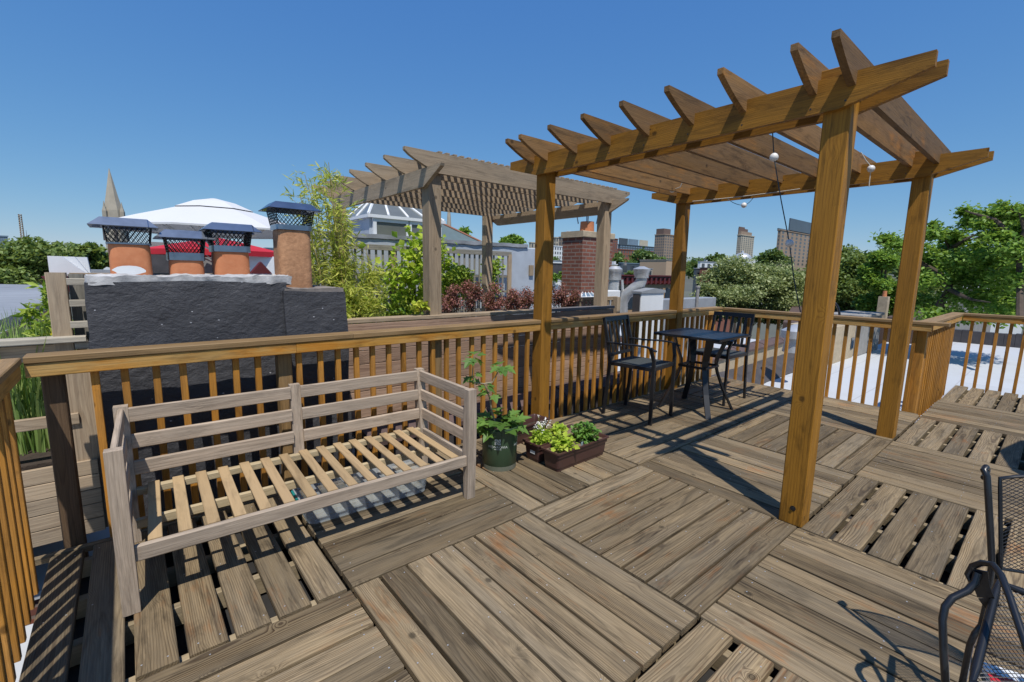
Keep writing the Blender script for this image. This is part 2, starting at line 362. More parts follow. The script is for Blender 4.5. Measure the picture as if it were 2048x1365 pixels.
def roofmat():
    m, n, bs = mat('white_roof_membrane'); gm = nd(n, 'NewGeometry').outputs['Position']
    br = nd(n, 'TexBrick', {'Vector': gm, 'Color1': (.47, .49, .52, 1), 'Color2': (.44, .46, .49, 1), 'Mortar': (.36, .36, .38, 1), 'Scale': 1., 'Mortar Size': .008, 'Brick Width': 5., 'Row Height': .95}, offset=.5).outputs[0]
    d = noise(n, gm, .9, 6., .65); c = mix(n, nd(n, 'MapRange', {0: d, 1: .5, 2: .8, 3: 0., 4: .45}).outputs[0], br, (.38, .38, .37))
    n.links.new(c, bs.inputs['Base Color']); bs.inputs['Roughness'].default_value = .7
    bp = nd(n, 'Bump', {'Strength': .15, 'Distance': .02, 'Height': d}); n.links.new(bp.outputs[0], bs.inputs['Normal']); return m
M['roof'] = roofmat()
def brickmat(name, a, b, mo, sc=1., w=.22, h=.075):
    m, n, bs = mat(name); gm = nd(n, 'NewGeometry'); p = nd(n, 'SeparateXYZ', {0: gm.outputs['Position']}).outputs
    no = nd(n, 'SeparateXYZ', {0: gm.outputs['Normal']}).outputs
    s = mth(n, 'GREATER_THAN', mth(n, 'ABSOLUTE', no[0]), .7)
    hor = nd(n, 'Mix', {0: s, 2: p[0], 3: p[1]}, data_type='FLOAT').outputs[0]
    br = nd(n, 'TexBrick', {'Vector': comb(n, hor, p[2], 0.), 'Color1': (*a, 1), 'Color2': (*b, 1), 'Mortar': (*mo, 1), 'Scale': sc, 'Mortar Size': .012, 'Brick Width': w, 'Row Height': h, 'Bias': 0.})
    c = mix(n, nd(n, 'MapRange', {0: noise(n, gm.outputs['Position'], 5., 5.), 1: .3, 2: .7, 3: .0, 4: .45}).outputs[0], br.outputs[0], tuple(q*.5 for q in a))
    n.links.new(c, bs.inputs['Base Color']); bs.inputs['Roughness'].default_value = .9
    bp = nd(n, 'Bump', {'Strength': .6, 'Distance': .01, 'Height': mth(n, 'SUBTRACT', 1., br.outputs['Fac'])}); n.links.new(bp.outputs[0], bs.inputs['Normal']); return m
M['brick'] = brickmat('old_red_brick', (.26, .085, .05), (.16, .06, .045), (.24, .20, .17))
def clear():
    m, n, bs = mat('clear_plastic'); bs.inputs['Base Color'].default_value = (.86, .92, .97, 1); bs.inputs['Roughness'].default_value = .12
    tr = nd(n, 'BsdfTransparent', {0: (.88, .92, .95, 1)}); fr = nd(n, 'LayerWeight', {0: .35}).outputs['Facing']
    n2 = noise(n, nd(n, 'TexCoord').outputs['Object'], 14., 3.)
    mx = nd(n, 'MixShader', {0: mth(n, 'ADD', mth(n, 'MULTIPLY', fr, .32), mth(n, 'MULTIPLY', n2, .14))})
    n.links.new(tr.outputs[0], mx.inputs[1]); n.links.new(bs.outputs[0], mx.inputs[2]); n.links.new(mx.outputs[0], n.nodes['Material Output'].inputs[0]); return m
M['clear'] = clear()
# ================================================================ the deck
GX = [-1.22, 0., 1.219, 2.479, 3.761, 5.03, 6.30, 7.58, 9.0]
GY = [1.285, 0., -1.22, -2.44, -3.66]
deck = MB(); screws = MB(); joist = MB()
GAPPY = {(0, 0), (1, 2), (3, 2), (5, 2), (7, 2)}
def disc(mb, c, r, n=6):
    mb.add([c]+[(c[0]+r*math.cos(2*math.pi*k/n), c[1]+r*math.sin(2*math.pi*k/n), c[2]) for k in range(n)],
           [(0, 1+k, 1+(k+1) % n) for k in range(n)])
for j in range(4):
    for i in range(8):
        x0, x1, y1, y0 = GX[i], GX[i+1], GY[j], GY[j+1]
        if j < 2:
            if i == 5: x1 = 6.42
            if i > 5: continue
        along_x = (i+j) % 2 == 1
        gappy = (i, j) in GAPPY
        nb = 7 if gappy else 8
        gap = .034 if gappy else .0145
        dz = RNG.uniform(-.004, .003); e = .004
        a0, a1, b0, b1 = (x0, x1, y0, y1) if along_x else (y0, y1, x0, x1)
        if j < 2 and i == 5 and not along_x: nb = 9
        pit = (b1-b0)/nb
        for k in range(nb):
            b = b0+pit*(k+.5)+RNG.uniform(-.0025, .0025); wd = pit-gap+RNG.uniform(-.003, .002)
            s0, s1 = a0+e+RNG.uniform(0, .006), a1-e-RNG.uniform(0, .006); z = -.0185+dz+RNG.uniform(-.002, .002)
            z2 = z+RNG.uniform(-.002, .002); sk_ = RNG.uniform(-.003, .003)
            P0, P1, W = ((s0, b, z), (s1, b+sk_, z2), (0, 1, 0)) if along_x else ((b, s0, z), (b+sk_, s1, z2), (1, 0, 0))
            deck.board(P0, P1, W, wd, .037, .004)
            for q in (.045, .5, .955):
                for sg in (-.3, .3):
                    if RNG.random() < .12: continue
                    t = s0+(s1-s0)*q+RNG.uniform(-.01, .01); v = b+sg*wd+RNG.uniform(-.008, .008); zt = max(z, z2)+.0189
                    disc(screws, (t, v, zt) if along_x else (v, t, zt), .0038)
        for q in (.05, .36, .64, .95):
            t = a0+(a1-a0)*q; zz = -.092+dz
            if along_x: joist.board((t, b0+.01, zz), (t, b1-.01, zz), (1, 0, 0), .045, .10)
            else: joist.board((b0+.01, t, zz), (b1-.01, t, zz), (0, 1, 0), .045, .10)
# rim strips under the railings
deck.board((-1.27, 1.31, -.02), (6.45, 1.31, -.02), (0, 1, 0), .04, .038)
deck.board((6.45, -1.19, -.02), (6.45, 1.33, -.02), (1, 0, 0), .045, .038)
dk = tag(deck.build('deck_floor', M['deck']), 'weathered wooden deck laid in checkerboard squares of boards', 'deck', kind='structure')
gap_dark = MB(); gap_dark.box((-1.2, -3.66, -.19), (9.0, -1.22, -.16)); gap_dark.box((-1.2, -1.22, -.19), (6.40, 1.30, -.16))  # dark sheet added under the boards so the gaps read as deep shade
gap_dark.build('gap_shade_sheet', plain('gap_shade_black', (.022, .021, .021), .9, 0., .5, 8.), dk)
joist.build('joist_frame', M['joist'], dk); screws.build('screw_heads', M['alu'], dk)

# ================================================================ railings
def railing(label, p0, p1, nrm, z=1.125, start=.14, pitch=.137, posts=(), cuts=(), group='deck railings', post_mats=None, sag=0., capext=(0, 0)):
    """p0-p1: the inner edge of the cap; nrm: outwards"""
    p0, p1 = Vector((*p0, 0)), Vector((*p1, 0)); d = (p1-p0); L = d.length; d /= L; nrm = Vector((*nrm, 0)); Z = Vector((0, 0, 1))
    root = thing('deck_railing', label, 'railing', p0, 0, group)
    segs = []; a = 0.
    for (c0, c1) in cuts: segs.append((a, c0)); a = c1
    segs.append((a, L))
    for (a, b) in segs:
        ca = a-(capext[0] if a == 0 else 0); cb = b+(capext[1] if b == L else 0)
        c = MB(); k = z-.019
        # two lengths of cap butt where a length runs long
        brk = [ca] + ([ca+(cb-ca)*.47] if cb-ca > 2.8 else []) + [cb]
        for q0, q1 in zip(brk, brk[1:]):
            c.board(p0+d*q0+nrm*.072+Z*k, p0+d*(q1-.002)+nrm*.072+Z*k, nrm, .144, .038, .005)
        c.build('cap_rail', M['cap'], root)
        c = MB(); brk = [a] + ([a+(b-a)*.36] if b-a > 2.8 else []) + [b]
        for q0, q1 in zip(brk, brk[1:]):
            c.board(p0+d*q0+nrm*.027+Z*(z-.038-.037), p0+d*(q1-.002)+nrm*.027+Z*(z-.038-.037), Z, .074, .038, .004)
        c.build('inner_rail', M['board'], root)
    x = start
    while x < L-.03:
        if not any(c0-.03 < x < c1+.03 for c0, c1 in cuts) and not any(abs(x-q) < .055 for q in posts):
            b = MB(); jx = RNG.uniform(-.006, .006); tw = RNG.uniform(-.008, .008)
            b.board(p0+d*(x+jx)+nrm*.066+Z*-.14, p0+d*(x+jx+tw)+nrm*.066+Z*(z-.04), d, .037, .037, .003, n=1)
            b.build('baluster', M['rail'], root)
        x += pitch
    for i, q in enumerate(posts):
        b = MB(); b.board(p0+d*q+nrm*.134+Z*-.28, p0+d*q+nrm*.134+Z*(z-.04), d, .092, .092, .005)
        b.build('post', M[(post_mats or {}).get(i, 'rail')], root)
    return root
YF = 1.27
railing('long orange-stained deck railing behind the slatted bench and the cafe table', (-1.2, YF), (6.42, YF), (0, 1), start=.13,
        posts=(.09, 1.27, 2.52, 5.4, 7.56), cuts=((3.695, 3.845), (6.285, 6.435)), post_mats={0: 'darkpost', 1: 'cap', 2: 'cap', 3: 'darkpost'})
railing('short deck railing with tight-looking balusters meeting the bench corner', (-1.205, YF-.002), (-1.205, -3.6), (-1, 0), start=.08, pitch=.137, posts=(1.6, 3.4), capext=(0, 0))
railing('railing across the far end of the deck behind the pergola posts', (6.42, YF+.0), (6.42, -1.2), (1, 0), z=1.115, start=.12, posts=(2.38,), capext=(.0, .145))
railing('short return railing stepping out beyond the pergola', (6.565, -1.2), (8.95, -1.2), (0, 1), z=1.115, start=.10, posts=(2.3,), capext=(0, .145))
railing('outermost railing in front of the white roof and leafy tree', (8.95, -1.2), (8.95, -4.6), (1, 0), z=1.115, start=.10, posts=(1.75,))

# ================================================================ our pergola
PG = thing('pergola', 'tall orange-brown wooden pergola on four square posts standing on the deck', 'pergola', (2.55, -1.17, 0))
for (x, y, zt) in ((2.55, -1.17, 2.66), (5.16, -1.14, 2.66), (2.57, 1.335, 2.66), (5.16, 1.335, 2.66)):
    b = MB(); b.board((x, y, -.0 if y < 0 else -.14), (x, y, zt), (1, 0, 0), .14, .14, .006)
    p = b.build('post', M['stain'], PG)
def beam(xc, ya, yb, za=2.56):
    h = .184; q = .40; t = .075
    out = [(ya, za+h), (ya, za+h-t), (ya+q, za), (yb-q, za), (yb, za+h-t), (yb, za+h)]
    b = MB(); b.prism([(y, z) for y, z in out], (xc, 0, 0), (0, 1, 0), (0, 0, 1), (1, 0, 0), .038, bev=.003); return b
for xc, ya, yb in ((2.461, -1.585, 1.75), (2.641, -1.605, 1.74), (5.071, -1.57, 1.77), (5.251, -1.585, 1.76)):
    beam(xc, ya, yb).build('beam', M['stain'], PG)
RAFY = (1.40, 1.21, .83, .455, .083, -.285, -.65, -1.047, -1.236)
def rafter(mb, y, xa, xb, zb, h=.184, w=.038, tail=.37, rise=.10, nrm=(0, 1, 0)):
    """both ends swept up from the underside"""
    o = [(xa, zb+h), (xa+.0, zb+h-.035)]
    for k in range(1, 7):
        q = k/6; o.append((xa+tail*q, zb+(h-.035)*(1-q)**1.35*1.0 if q < 1 else zb))
    e = []
    for k in range(0, 6):
        q = k/6; e.append((xb-.30*(1-q), zb+(h-.035)*(q)**1.35))
    o += e+[(xb, zb+h-.035), (xb, zb+h)]
    mb.prism(o, (0, y, 0), (1, 0, 0), (0, 0, 1), nrm, w); return mb
for y in RAFY:
    rafter(MB(), y+RNG.uniform(-.004, .004), 2.10, 5.55, 2.662).build('rafter', M['rafter'], PG)
for (x, y) in ((2.461, -1.13), (5.071, -1.13), (2.461, 1.30), (5.071, 1.30)):          # blocking between the paired rafters
    b = MB(); b.board((x+.038, y-.07, 2.775), (x+.038, y+.07, 2.775), (0, 0, 1), .06, .036); b.build('blocking_piece', M['stain'], PG)

b = MB()
for xf in (2.4415, 5.0515):
    for y in RAFY:
        for zz in (2.60, 2.70):
            c = (xf, y+RNG.uniform(-.03, .03), zz+RNG.uniform(-.015, .015)); r = .0055
            b.add([(c[0]-.0004, c[1], c[2])]+[(c[0]-.0004, c[1]+r*math.cos(k*math.pi/3), c[2]+r*math.sin(k*math.pi/3)) for k in range(6)], [(0, 1+(k+1) % 6, 1+k) for k in range(6)])
b.build('nail_heads', M['iron'], PG)
for (x, y) in ((2.479, -1.19),):
    for zz in (.11,):
        b = MB(); b.lathe([(.018, -.005), (.018, .002), (.010, .002), (.009, .008)], (0, 0, 0), 8); b.v = [(x-v[2], y+v[0]+.01, zz+v[1]) for v in b.v]; b.build('bolt_head', M['iron'], PG)
# ---------------------------------------------------------------- string of globe lights
SL = thing('string_lights', 'string of small white globes on thin cord hanging from the pergola', 'string lights', (2.66, -.72, 2.5))
def sag(a, b, dz, n=10):
    a, b = Vector(a), Vector(b); return [a.lerp(b, i/n)-Vector((0, 0, dz*4*(i/n)*(1-i/n))) for i in range(n+1)]
hang = [RX(1545, 262, 2.66), RX(1548, 315, 2.66), RX(1562, 400, 2.66), RX(1579, 487, 2.66), RX(1588, 560, 2.66), RX(1601, 625, 2.66)]
c = MB(); c.tube(hang, .0035, 5); c.build('cord', M['wire'], SL)
c = MB()
g2 = RX(1742, 338, 4.95); c.tube([RX(1722, 305, 4.9), RX(1732, 322, 4.93), RX(1740, 331, 4.95), g2, RX(1739, 362, 4.95), RX(1738, 374, 4.95)], .0045, 5); c.build('cord', M['wirew'], SL)
g3 = RX(1488, 411, 5.04); c = MB(); c.tube(sag(RX(1455, 398, 5.04), g3, .02)+sag(g3, RX(1508, 394, 5.04), .02), .0035, 5); c.build('cord', M['wire'], SL)
g4, g5 = RX(1312, 371, 4.6), RX(1345, 380, 4.7); c = MB(); c.tube([RX(1329, 353, 4.6), RX(1319, 366, 4.6), g4, RX(1333, 376, 4.65), g5, RX(1360, 375, 4.7), RX(1366, 362, 4.7)], .005, 5); c.build('cord', M['wirew'], SL)
c = MB(); c.tube(sag(RX(1385, 403, 5.04), RX(1600, 378, 5.04), .01), .004, 5); c.build('cord', M['wirew'], SL)
for p, r in ((hang[1], .028), (hang[3], .026), (g2, .034), (g3, .032), (g4, .034), (g5, .036)):
    c = MB(); c.lathe([(max(1e-3, r*math.sin(math.pi*k/8)), -r*math.cos(math.pi*k/8)) for k in range(9)], p, 12); c.build('globe', M['bulb'], SL, smooth=True)

# ================================================================ bench (local frame: x along, y back, z up; origin front-left foot)
BN = thing('slatted_bench', 'long weathered wooden daybed bench without cushions, its slats bare', 'bench', (-.895, .435, 0), R_(-1.6))
BL, BD, BH = 1.945, .80, .80
def bpart(name, m='bench'): return lambda mb, sm=False: mb.build(name, M[m], BN, local=True, smooth=sm)
for sx in (0, 1):
    x = .034 if sx == 0 else BL-.034
    # front leg: swells at the seat, tapers to the foot
    o = [(.0, BH), (.055, BH), (.062, .60), (.075, .33), (.058, .0), (.012, 0), (0., .30), (-.004, .55)]
    bpart('leg')(MB().prism(o, (x, 0, 0), (0, 1, 0), (0, 0, 1), (1, 0, 0), .066, upright=True))
    o = [(BD-.075, 0), (BD-.02, 0), (BD, .3), (BD+.03, BH+.01), (BD-.03, BH+.01), (BD-.085, .33)]
    bpart('leg')(MB().prism(o, (x, 0, 0), (0, 1, 0), (0, 0, 1), (1, 0, 0), .066, upright=True))
    for k, (z0, z1) in enumerate(((.715, .80), (.56, .645), (.405, .49))):
        b = MB(); zc = (z0+z1)/2; b.board((x, .055, zc), (x, BD-.03, zc), (0, 0, 1), z1-z0, .026, .005); bpart('arm_slat')(b)
    b = MB(); b.board((x, .06, .29), (x, BD-.07, .29), (0, 0, 1), .07, .03); bpart('side_rail')(b)
xm = BL/2-.015
o = [(BD-.05, .30), (BD-.0, .30), (BD+.03, BH+.01), (BD-.02, BH+.01)]
bpart('back_post')(MB().prism(o, (xm, 0, 0), (0, 1, 0), (0, 0, 1), (1, 0, 0), .066, upright=True))
for (xa, xb) in ((.068, xm-.033), (xm+.033, BL-.068)):
    for z0, z1 in ((.715, .80), (.56, .645), (.405, .49)):
        zc = (z0+z1)/2; yy = BD-.065+.09*(zc-.3)
        b = MB(); b.board((xa, yy, zc), (xb, yy, zc), (0, 0, 1), z1-z0, .024, .005); bpart('back_slat')(b)
b = MB(); b.board((.068, .034, .285), (BL-.068, .034, .285), (0, 0, 1), .078, .030, .006); bpart('front_rail')(b)
b = MB(); b.board((.068, BD-.06, .305), (BL-.068, BD-.06, .305), (0, 1, 0), .045, .04); bpart('rear_rail', 'pale')(b)
b = MB(); b.board((.068, BD*.5, .262), (BL-.068, BD*.5, .262), (0, 0, 1), .05, .028); bpart('centre_rail', 'pale')(b)
b = MB(); b.board((.068, .26, .20), (BL-.068, .26, .20), (0, 0, 1), .03, .02); bpart('brace_bar', 'black')(b)
for k in range(15):
    xs = .145+k*.1185
    b = MB(); b.board((xs, .052, .318), (xs+RNG.uniform(-.006, .006), BD-.045, .334), (1, 0, 0), .056, .014, .004, bow=.004); bpart('seat_slat', 'slat')(b)

# ---------------------------------------------------------------- clear storage bin under the bench
BX = thing('storage_bin', 'shallow clear plastic storage bin pushed under the slatted bench', 'storage bin', (-.02, .68, 0), R_(-2.4))
def rrect(w, d, r, n=5):
    o = []
    for cx, cy, a in ((w-r, r, -90), (w-r, d-r, 0), (r, d-r, 90), (r, r, 180)):
        for k in range(n): an = R_(a+90*k/(n-1)); o.append((cx+r*math.cos(an), cy+r*math.sin(an)))
    return o
def shell(mb, rings, open_top=True, thick=None):
    n = len(rings[0]); vs = [p for r in rings for p in r]; fs = [tuple(range(n))[::-1]]
    for i in range(len(rings)-1):
        for k in range(n): fs.append((i*n+k, i*n+(k+1) % n, (i+1)*n+(k+1) % n, (i+1)*n+k))
    if not open_top: fs.append(tuple(range((len(rings)-1)*n, len(rings)*n)))
    mb.add(vs, fs); return mb
def ring(w, d, r, z, ins=0.): return [(x*(w-2*ins)/w+ins, y*(d-2*ins)/d+ins, z) for x, y in rrect(w, d, r)]
BW, BDp = .86, .42
b = MB(); shell(b, [ring(BW, BDp, .06, .004, .035), ring(BW, BDp, .06, .012, .022), ring(BW, BDp, .06, .15, .004), ring(BW, BDp, .06, .152, -.012), ring(BW, BDp, .06, .160, -.012)], open_top=False); b.build('bin_body', M['clear'], BX, local=True, smooth=True)
teal = plain('teal_plastic', (.01, .22, .22), .4)
for xx in (-.018, BW+.018):
    b = MB(); b.board((xx, .14, .13), (xx, .28, .13), (0, 0, 1), .05, .014, .004); b.build('latch', teal, BX, local=True)

# ================================================================ green nursery can with the young fig
CX, CY = 1.532, .722
CN = thing('nursery_can', 'round dark green nursery can with white lettering on the deck', 'plant pot', (CX, CY, 0))
b = MB(); b.lathe([(.128, .0), (.136, .006), (.137, .04), (.141, .045), (.150, .335), (.157, .338), (.158, .36), (.150, .362), (.146, .345), (.140, .30)], (0, 0, 0), 40); b.build('can_body', M['plgreen'], CN, local=True, smooth=True)
b = MB(); b.lathe([(.130, .001), (.1395, .004), (.140, .040), (.137, .041)], (0, 0, .0), 40); b.build('dusty_base', plain('dusty_green_plastic', (.10, .12, .08), .8, 0., .4, 20., col2=(.17, .17, .13)), CN, local=True, smooth=True)
b = MB(); b.lathe([(.139, .30), (.05, .312), (.002, .316)], (0, 0, 0), 30); b.build('soil', M['soil2'], CN, local=True)
adir = math.atan2(CAM[1]-CY, CAM[0]-CX)                      # towards the deck's open side
def on_can(u, z, a0, rr=.001):                                 # u metres round from a0, z up, lying on the can
    r = .1405+.0095*(z-.045)/.29+rr; a = adir+a0+u/r; return (r*math.cos(a), r*math.sin(a), z)
b = MB()                                                        # moulded grip plate under the rim
vs, fs = [], []
for i in range(7):
    u = -.045+.09*i/6
    for z, rr in ((.300, .001), (.302, .016), (.352, .018), (.354, .001)): vs.append(on_can(u, z, R_(-12), rr))
for i in range(6):
    for k in range(3): fs.append((4*i+k, 4*i+4+k, 4*i+5+k, 4*i+1+k))
fs += [(0, 1, 2, 3), (27, 26, 25, 24)]
b.add(vs, fs); b.build('grip_plate', M['plgreen'], CN, local=True)
ink = plain('white_ink', (.72, .75, .72), .5, 0., .1, 40.)
def emblem(a0):
    b = MB()
    # square leaf emblem: a frame of petals round a centre
    for i in range(6):
        for j in range(6):
            x0, z0 = -.024+i*.008, .232+j*.008
            if (i, j) in ((1, 1), (4, 1), (1, 4), (4, 4), (2, 3), (3, 2), (0, 3), (5, 2), (2, 0), (3, 5)): continue
            b.add([on_can(x0, z0, a0), on_can(x0+.0074, z0, a0), on_can(x0+.0074, z0+.0074, a0), on_can(x0, z0+.0074, a0)], [(0, 1, 2, 3)])
    for dz, wd in ((.193, .030),):
        for i in range(8): b.add([on_can(-wd+i*wd/4, dz-.002, a0), on_can(-wd+(i+1)*wd/4-.0006, dz-.002, a0), on_can(-wd+(i+1)*wd/4-.0006, dz+.002, a0), on_can(-wd+i*wd/4, dz+.002, a0)], [(0, 1, 2, 3)])
    b.build('emblem', ink, CN, local=True)
    cu = bpy.data.curves.new('lettering', 'FONT'); cu.body = 'MONROVIA'; cu.size = .028; cu.align_x = 'CENTER'; cu.space_character = 1.02; cu.resolution_u = 3
    to = bpy.data.objects.new('lettering_source', cu); COL.objects.link(to); bpy.context.view_layer.update()
    me = to.to_mesh(); vs = [on_can(v.co.x*1.08, .203+v.co.y, a0, .0012) for v in me.vertices]; fs = [tuple(p.vertices) for p in me.polygons]
    b = MB(); b.add(vs, fs); to.to_mesh_clear(); bpy.data.objects.remove(to); bpy.data.curves.remove(cu); b.build('lettering', ink, CN, local=True)
emblem(R_(-6)); emblem(R_(84))

def fig_leaf(mb, base, dirv, up, size):
    size *= 1.25
    """lobed five-fingered leaf, folded a little"""
    d = Vector(dirv).normalized(); s = d.cross(Vector(up)).normalized(); n = s.cross(d)
    o = [(0, 0), (.10, .18), (.34, .30), (.20, .38), (.40, .62), (.17, .58), (.12, .78), (0, 1.0)]
    pts = [(x, y) for x, y in o]; L = [(-x, y) for x, y in o[1:-1]][::-1]
    allp = pts+L; base = Vector(base)
    vs = [base+d*(y*size)+s*(x*size*1.25)+n*(size*(.10*abs(x)*2-.22*y*y)) for x, y in allp]
    vs.append(base+d*(.40*size)-n*(size*.05)); k = len(allp)
    mb.add(vs, [(i, (i+1) % k, k) for i in range(k)])
FG = thing('fig_sapling', 'young fig sapling with forked bare stems growing from the green can', 'fig plant', (CX, CY, .30))
t0 = Vector((CX-.01, CY+.02, .31)); fork = RY(968, 768, CY+.02); s1 = [t0, RY(984, 826, CY+.02), RY(979, 795, CY+.02), fork]
b = MB(); b.tube(s1, [.008, .007, .006, .006], 7, tint=.5)
lft = [fork, RY(950, 766, CY+.03), RY(944, 752, CY+.03), RY(946, 735, CY+.03), RY(948, 712, CY+.02)]
rgt = [fork, RY(985, 765, CY+.0), RY(994, 748, CY-.02), RY(1004, 730, CY-.03)]
b.tube(lft, [.006, .005, .0045, .004, .0035], 6, tint=.5); b.tube(rgt, [.006, .005, .0045, .0035], 6, tint=.5); b.build('stem', M['stem'], FG, smooth=True)
b = MB()
cdir = Vector((CAM[0]-CX, CAM[1]-CY, .9)).normalized()
def tuft(c, n, size, spread=1., dn=.35):
    for k in range(n):
        an = 2*math.pi*k/n+RNG.uniform(-.4, .4); d = Vector((math.cos(an), math.sin(an), RNG.uniform(-dn-.35, .35)))
        c2 = Vector(c)+d*.02; fig_leaf(b, c2, d, Vector((0, 0, 1))+cdir*.4, size*RNG.uniform(.7, 1.15))
tuft(lft[-1], 6, .085); tuft(lft[2]+Vector((.01, 0, .01)), 4, .07); tuft(rgt[-1], 7, .095); tuft(fork, 5, .085); tuft(RY(985, 785, CY-.02), 3, .10)
for k in range(46):
    an = RNG.uniform(0, 6.28); rr = RNG.uniform(.03, .15); c = Vector((CX+rr*math.cos(an), CY+rr*math.sin(an), RNG.uniform(.34, .42)))
    d = Vector((math.cos(an), math.sin(an), RNG.uniform(-.5, .5))); fig_leaf(b, c, d, Vector((0, 0, 1))+cdir*.3, RNG.uniform(.075, .125))
b.build('foliage', M['fig'], FG, smooth=False)

# ================================================================ brown trough planters and what grows in them
def trough(label, loc, rz, L=.66, W=.20, H=.175, sticker=False, soil='soil', fill=.145):
    t = thing('trough_planter', label, 'planter', loc, rz, 'brown trough planters')
    r = lambda z, i: ring(L, W, .02, z, i)
    b = MB(); shell(b, [r(0, .030), r(.03, .026), r(.032, .022), r(.125, .014), r(.127, .006), r(.160, .004), r(.162, -.006), r(.175, -.006), r(.176, .004), r(.165, .010), r(.09, .018)], open_top=False)
    b.build('trough_body', M['plbrown'], t, local=True, smooth=True)
    b = MB(); q = [(x, y, fill+RNG.uniform(-.006, .006)) for x, y, _ in ring(L, W, .02, 0, .013)]; q.append((L/2, W/2, fill+.008)); k = len(q)-1
    b.add(q, [(i, (i+1) % k, k) for i in range(k)])
    if soil: b.build('soil', M[soil], t, local=True)
    if sticker:
        b = MB(); b.box((.0145, .06, .075), (.0175, .115, .102)); b.build('price_sticker', M['white'], t, local=True)
    return t
T1 = trough('brown trough planter in front, holding two leafy herbs', (1.785, .285, 0), R_(1.5))
T2 = trough('brown trough planter with white flowers, price sticker on its end', (1.785, .515, 0), R_(1.5), sticker=True)
T3 = trough('empty brown trough planter tucked behind the green can by the railing', (1.72, .92, 0), R_(6), soil='soil2', fill=.10)
def herb(label, c, r, h, n, size, m, ln=1.5, cat='herb', name='herb_plant', z0=.145, group='potted herbs'):
    t = thing(name, label, cat, (c[0], c[1], z0), 0, group)
    P = blob((c[0], c[1], z0+h*.5), (r, r, h*.55), n, .45); P = P[P[:, 2] > z0]
    leaves('foliage', P, size, M[m], t, ln=ln, up=1.2)
    b = MB()
    for k in range(14):
        an = RNG.uniform(0, 6.28); q = RNG.uniform(.3, .8)*r
        b.tube([(c[0]+q*.2*math.cos(an), c[1]+q*.2*math.sin(an), z0-.004), (c[0]+q*math.cos(an), c[1]+q*math.sin(an), z0+h*RNG.uniform(.4, .9))], .0018, 4)
    b.build('stalk', M['vine'], t); return t
herb('bright lime-green basil in the front trough', (1.935, .375), .105, .13, 170, .036, 'vine', 1.4)
herb('dark green mint bush in the front trough beside a plant tag', (2.24, .40), .125, .16, 420, .028, 'herb', 1.5)
herb('small bright green herb in the middle of the flower trough', (2.13, .615), .075, .13, 130, .032, 'vine', 1.4)
FL = thing('flowering_herb', 'tall wispy herb topped with small white flowers', 'flower', (1.90, .61, .145), 0, 'potted herbs')
P = blob((1.90, .61, .20), (.085, .075, .08), 420, .3); leaves('foliage', P, .020, M['vine'], FL, ln=2.8, up=.3)
b = MB(); tops = []
for k in range(16):
    a, q = RNG.uniform(0, 6.28), RNG.uniform(.02, .09); tp = Vector((1.90+q*math.cos(a), .61+q*math.sin(a), RNG.uniform(.28, .38))); tops.append(tp)
    b.tube([(1.90+q*.3*math.cos(a), .61+q*.3*math.sin(a), .14), tp], .0014, 4)
b.build('stalk', M['vine'], FL)
leaves('blossom', np.concatenate([np.array(t)+NPR.normal(size=(10, 3))*.008 for t in tops]), .011, M['petal'], FL, ln=1.1)
b = MB(); p = Vector((2.105, .325, .135)); b.board(p, p+Vector((-.006, -.012, .062)), (1, 0, -.1), .026, .0015); solo(b, 'plant_tag', plain('pale_blue_tag', (.45, .58, .60), .4), 'small pale plant tag stuck in soil of the front trough', 'plant tag')
b = MB(); a, c_ = RZ(1104, 851, .012), RZ(1163, 828, .012); b.tube([a, a.lerp(c_, .5)+Vector((0, 0, .002)), c_], .011, 8); solo(b, 'plastic_pipe', M['iron'], 'short black tube lying on the deck by the railing', 'tube', smooth=True)

# ================================================================ cafe table and chairs
TB = thing('cafe_table', 'black square counter-height cafe table with slatted metal top', 'table', (4.48, .585, 0), R_(2))
hs = .385
for k in range(13):
    b = MB(); y = -hs+.03+k*(2*hs-.06)/12; b.board((-hs+.02, y, .918), (hs-.02, y, .918), (0, 1, 0), .055, .010, .003); b.build('top_slat', M['black'], TB, local=True)
b = MB()
for a, c_, wv in (((-hs, -hs), (hs, -hs), 0), ((hs, -hs), (hs, hs), 1), ((hs, hs), (-hs, hs), 0), ((-hs, hs), (-hs, -hs), 1)):
    a3, c3 = Vector((*a, .912)), Vector((*c_, .912)); b.board(a3, c3, (0, 0, 1), .030, .024, .004)
b.build('top_frame', M['black'], TB, local=True)
for sx in (-1, 1):
    for sy in (-1, 1):
        pts = [(.22, .90), (.20, .80), (.15, .62), (.145, .54), (.165, .44), (.22, .25), (.31, .0)]
        b = MB(); prev = None
        q = [Vector((sx*p, sy*p, z)) for p, z in pts]
        dg = Vector((sx, sy, 0)).normalized(); sd_ = dg.cross(Vector((0, 0, 1)))
        vs, fs = [], []
        for i, p in enumerate(q):
            wv = .030 if i > 3 else (.030+.018*(3-i)/3)
            for (u_, v_) in ((-1, -1), (1, -1), (1, 1), (-1, 1)): vs.append(p+dg*u_*.011+sd_*v_*wv)
        for i in range(len(q)-1):
            for k in range(4): fs.append((4*i+k, 4*i+(k+1) % 4, 4*i+4+(k+1) % 4, 4*i+4+k))
        fs += [(3, 2, 1, 0), tuple(range(4*len(q)-4, 4*len(q)))]
        b.add(vs, fs); b.build('leg', M['black'], TB, local=True)
s = .165; b = MB()
for a, c_ in (((-s, -s), (s, -s)), ((s, -s), (s, s)), ((s, s), (-s, s)), ((-s, s), (-s, -s))):
    b.board((*a, .535), (*c_, .535), (0, 0, 1), .028, .018, .002)
b.build('stretcher_ring', M['black'], TB, local=True)
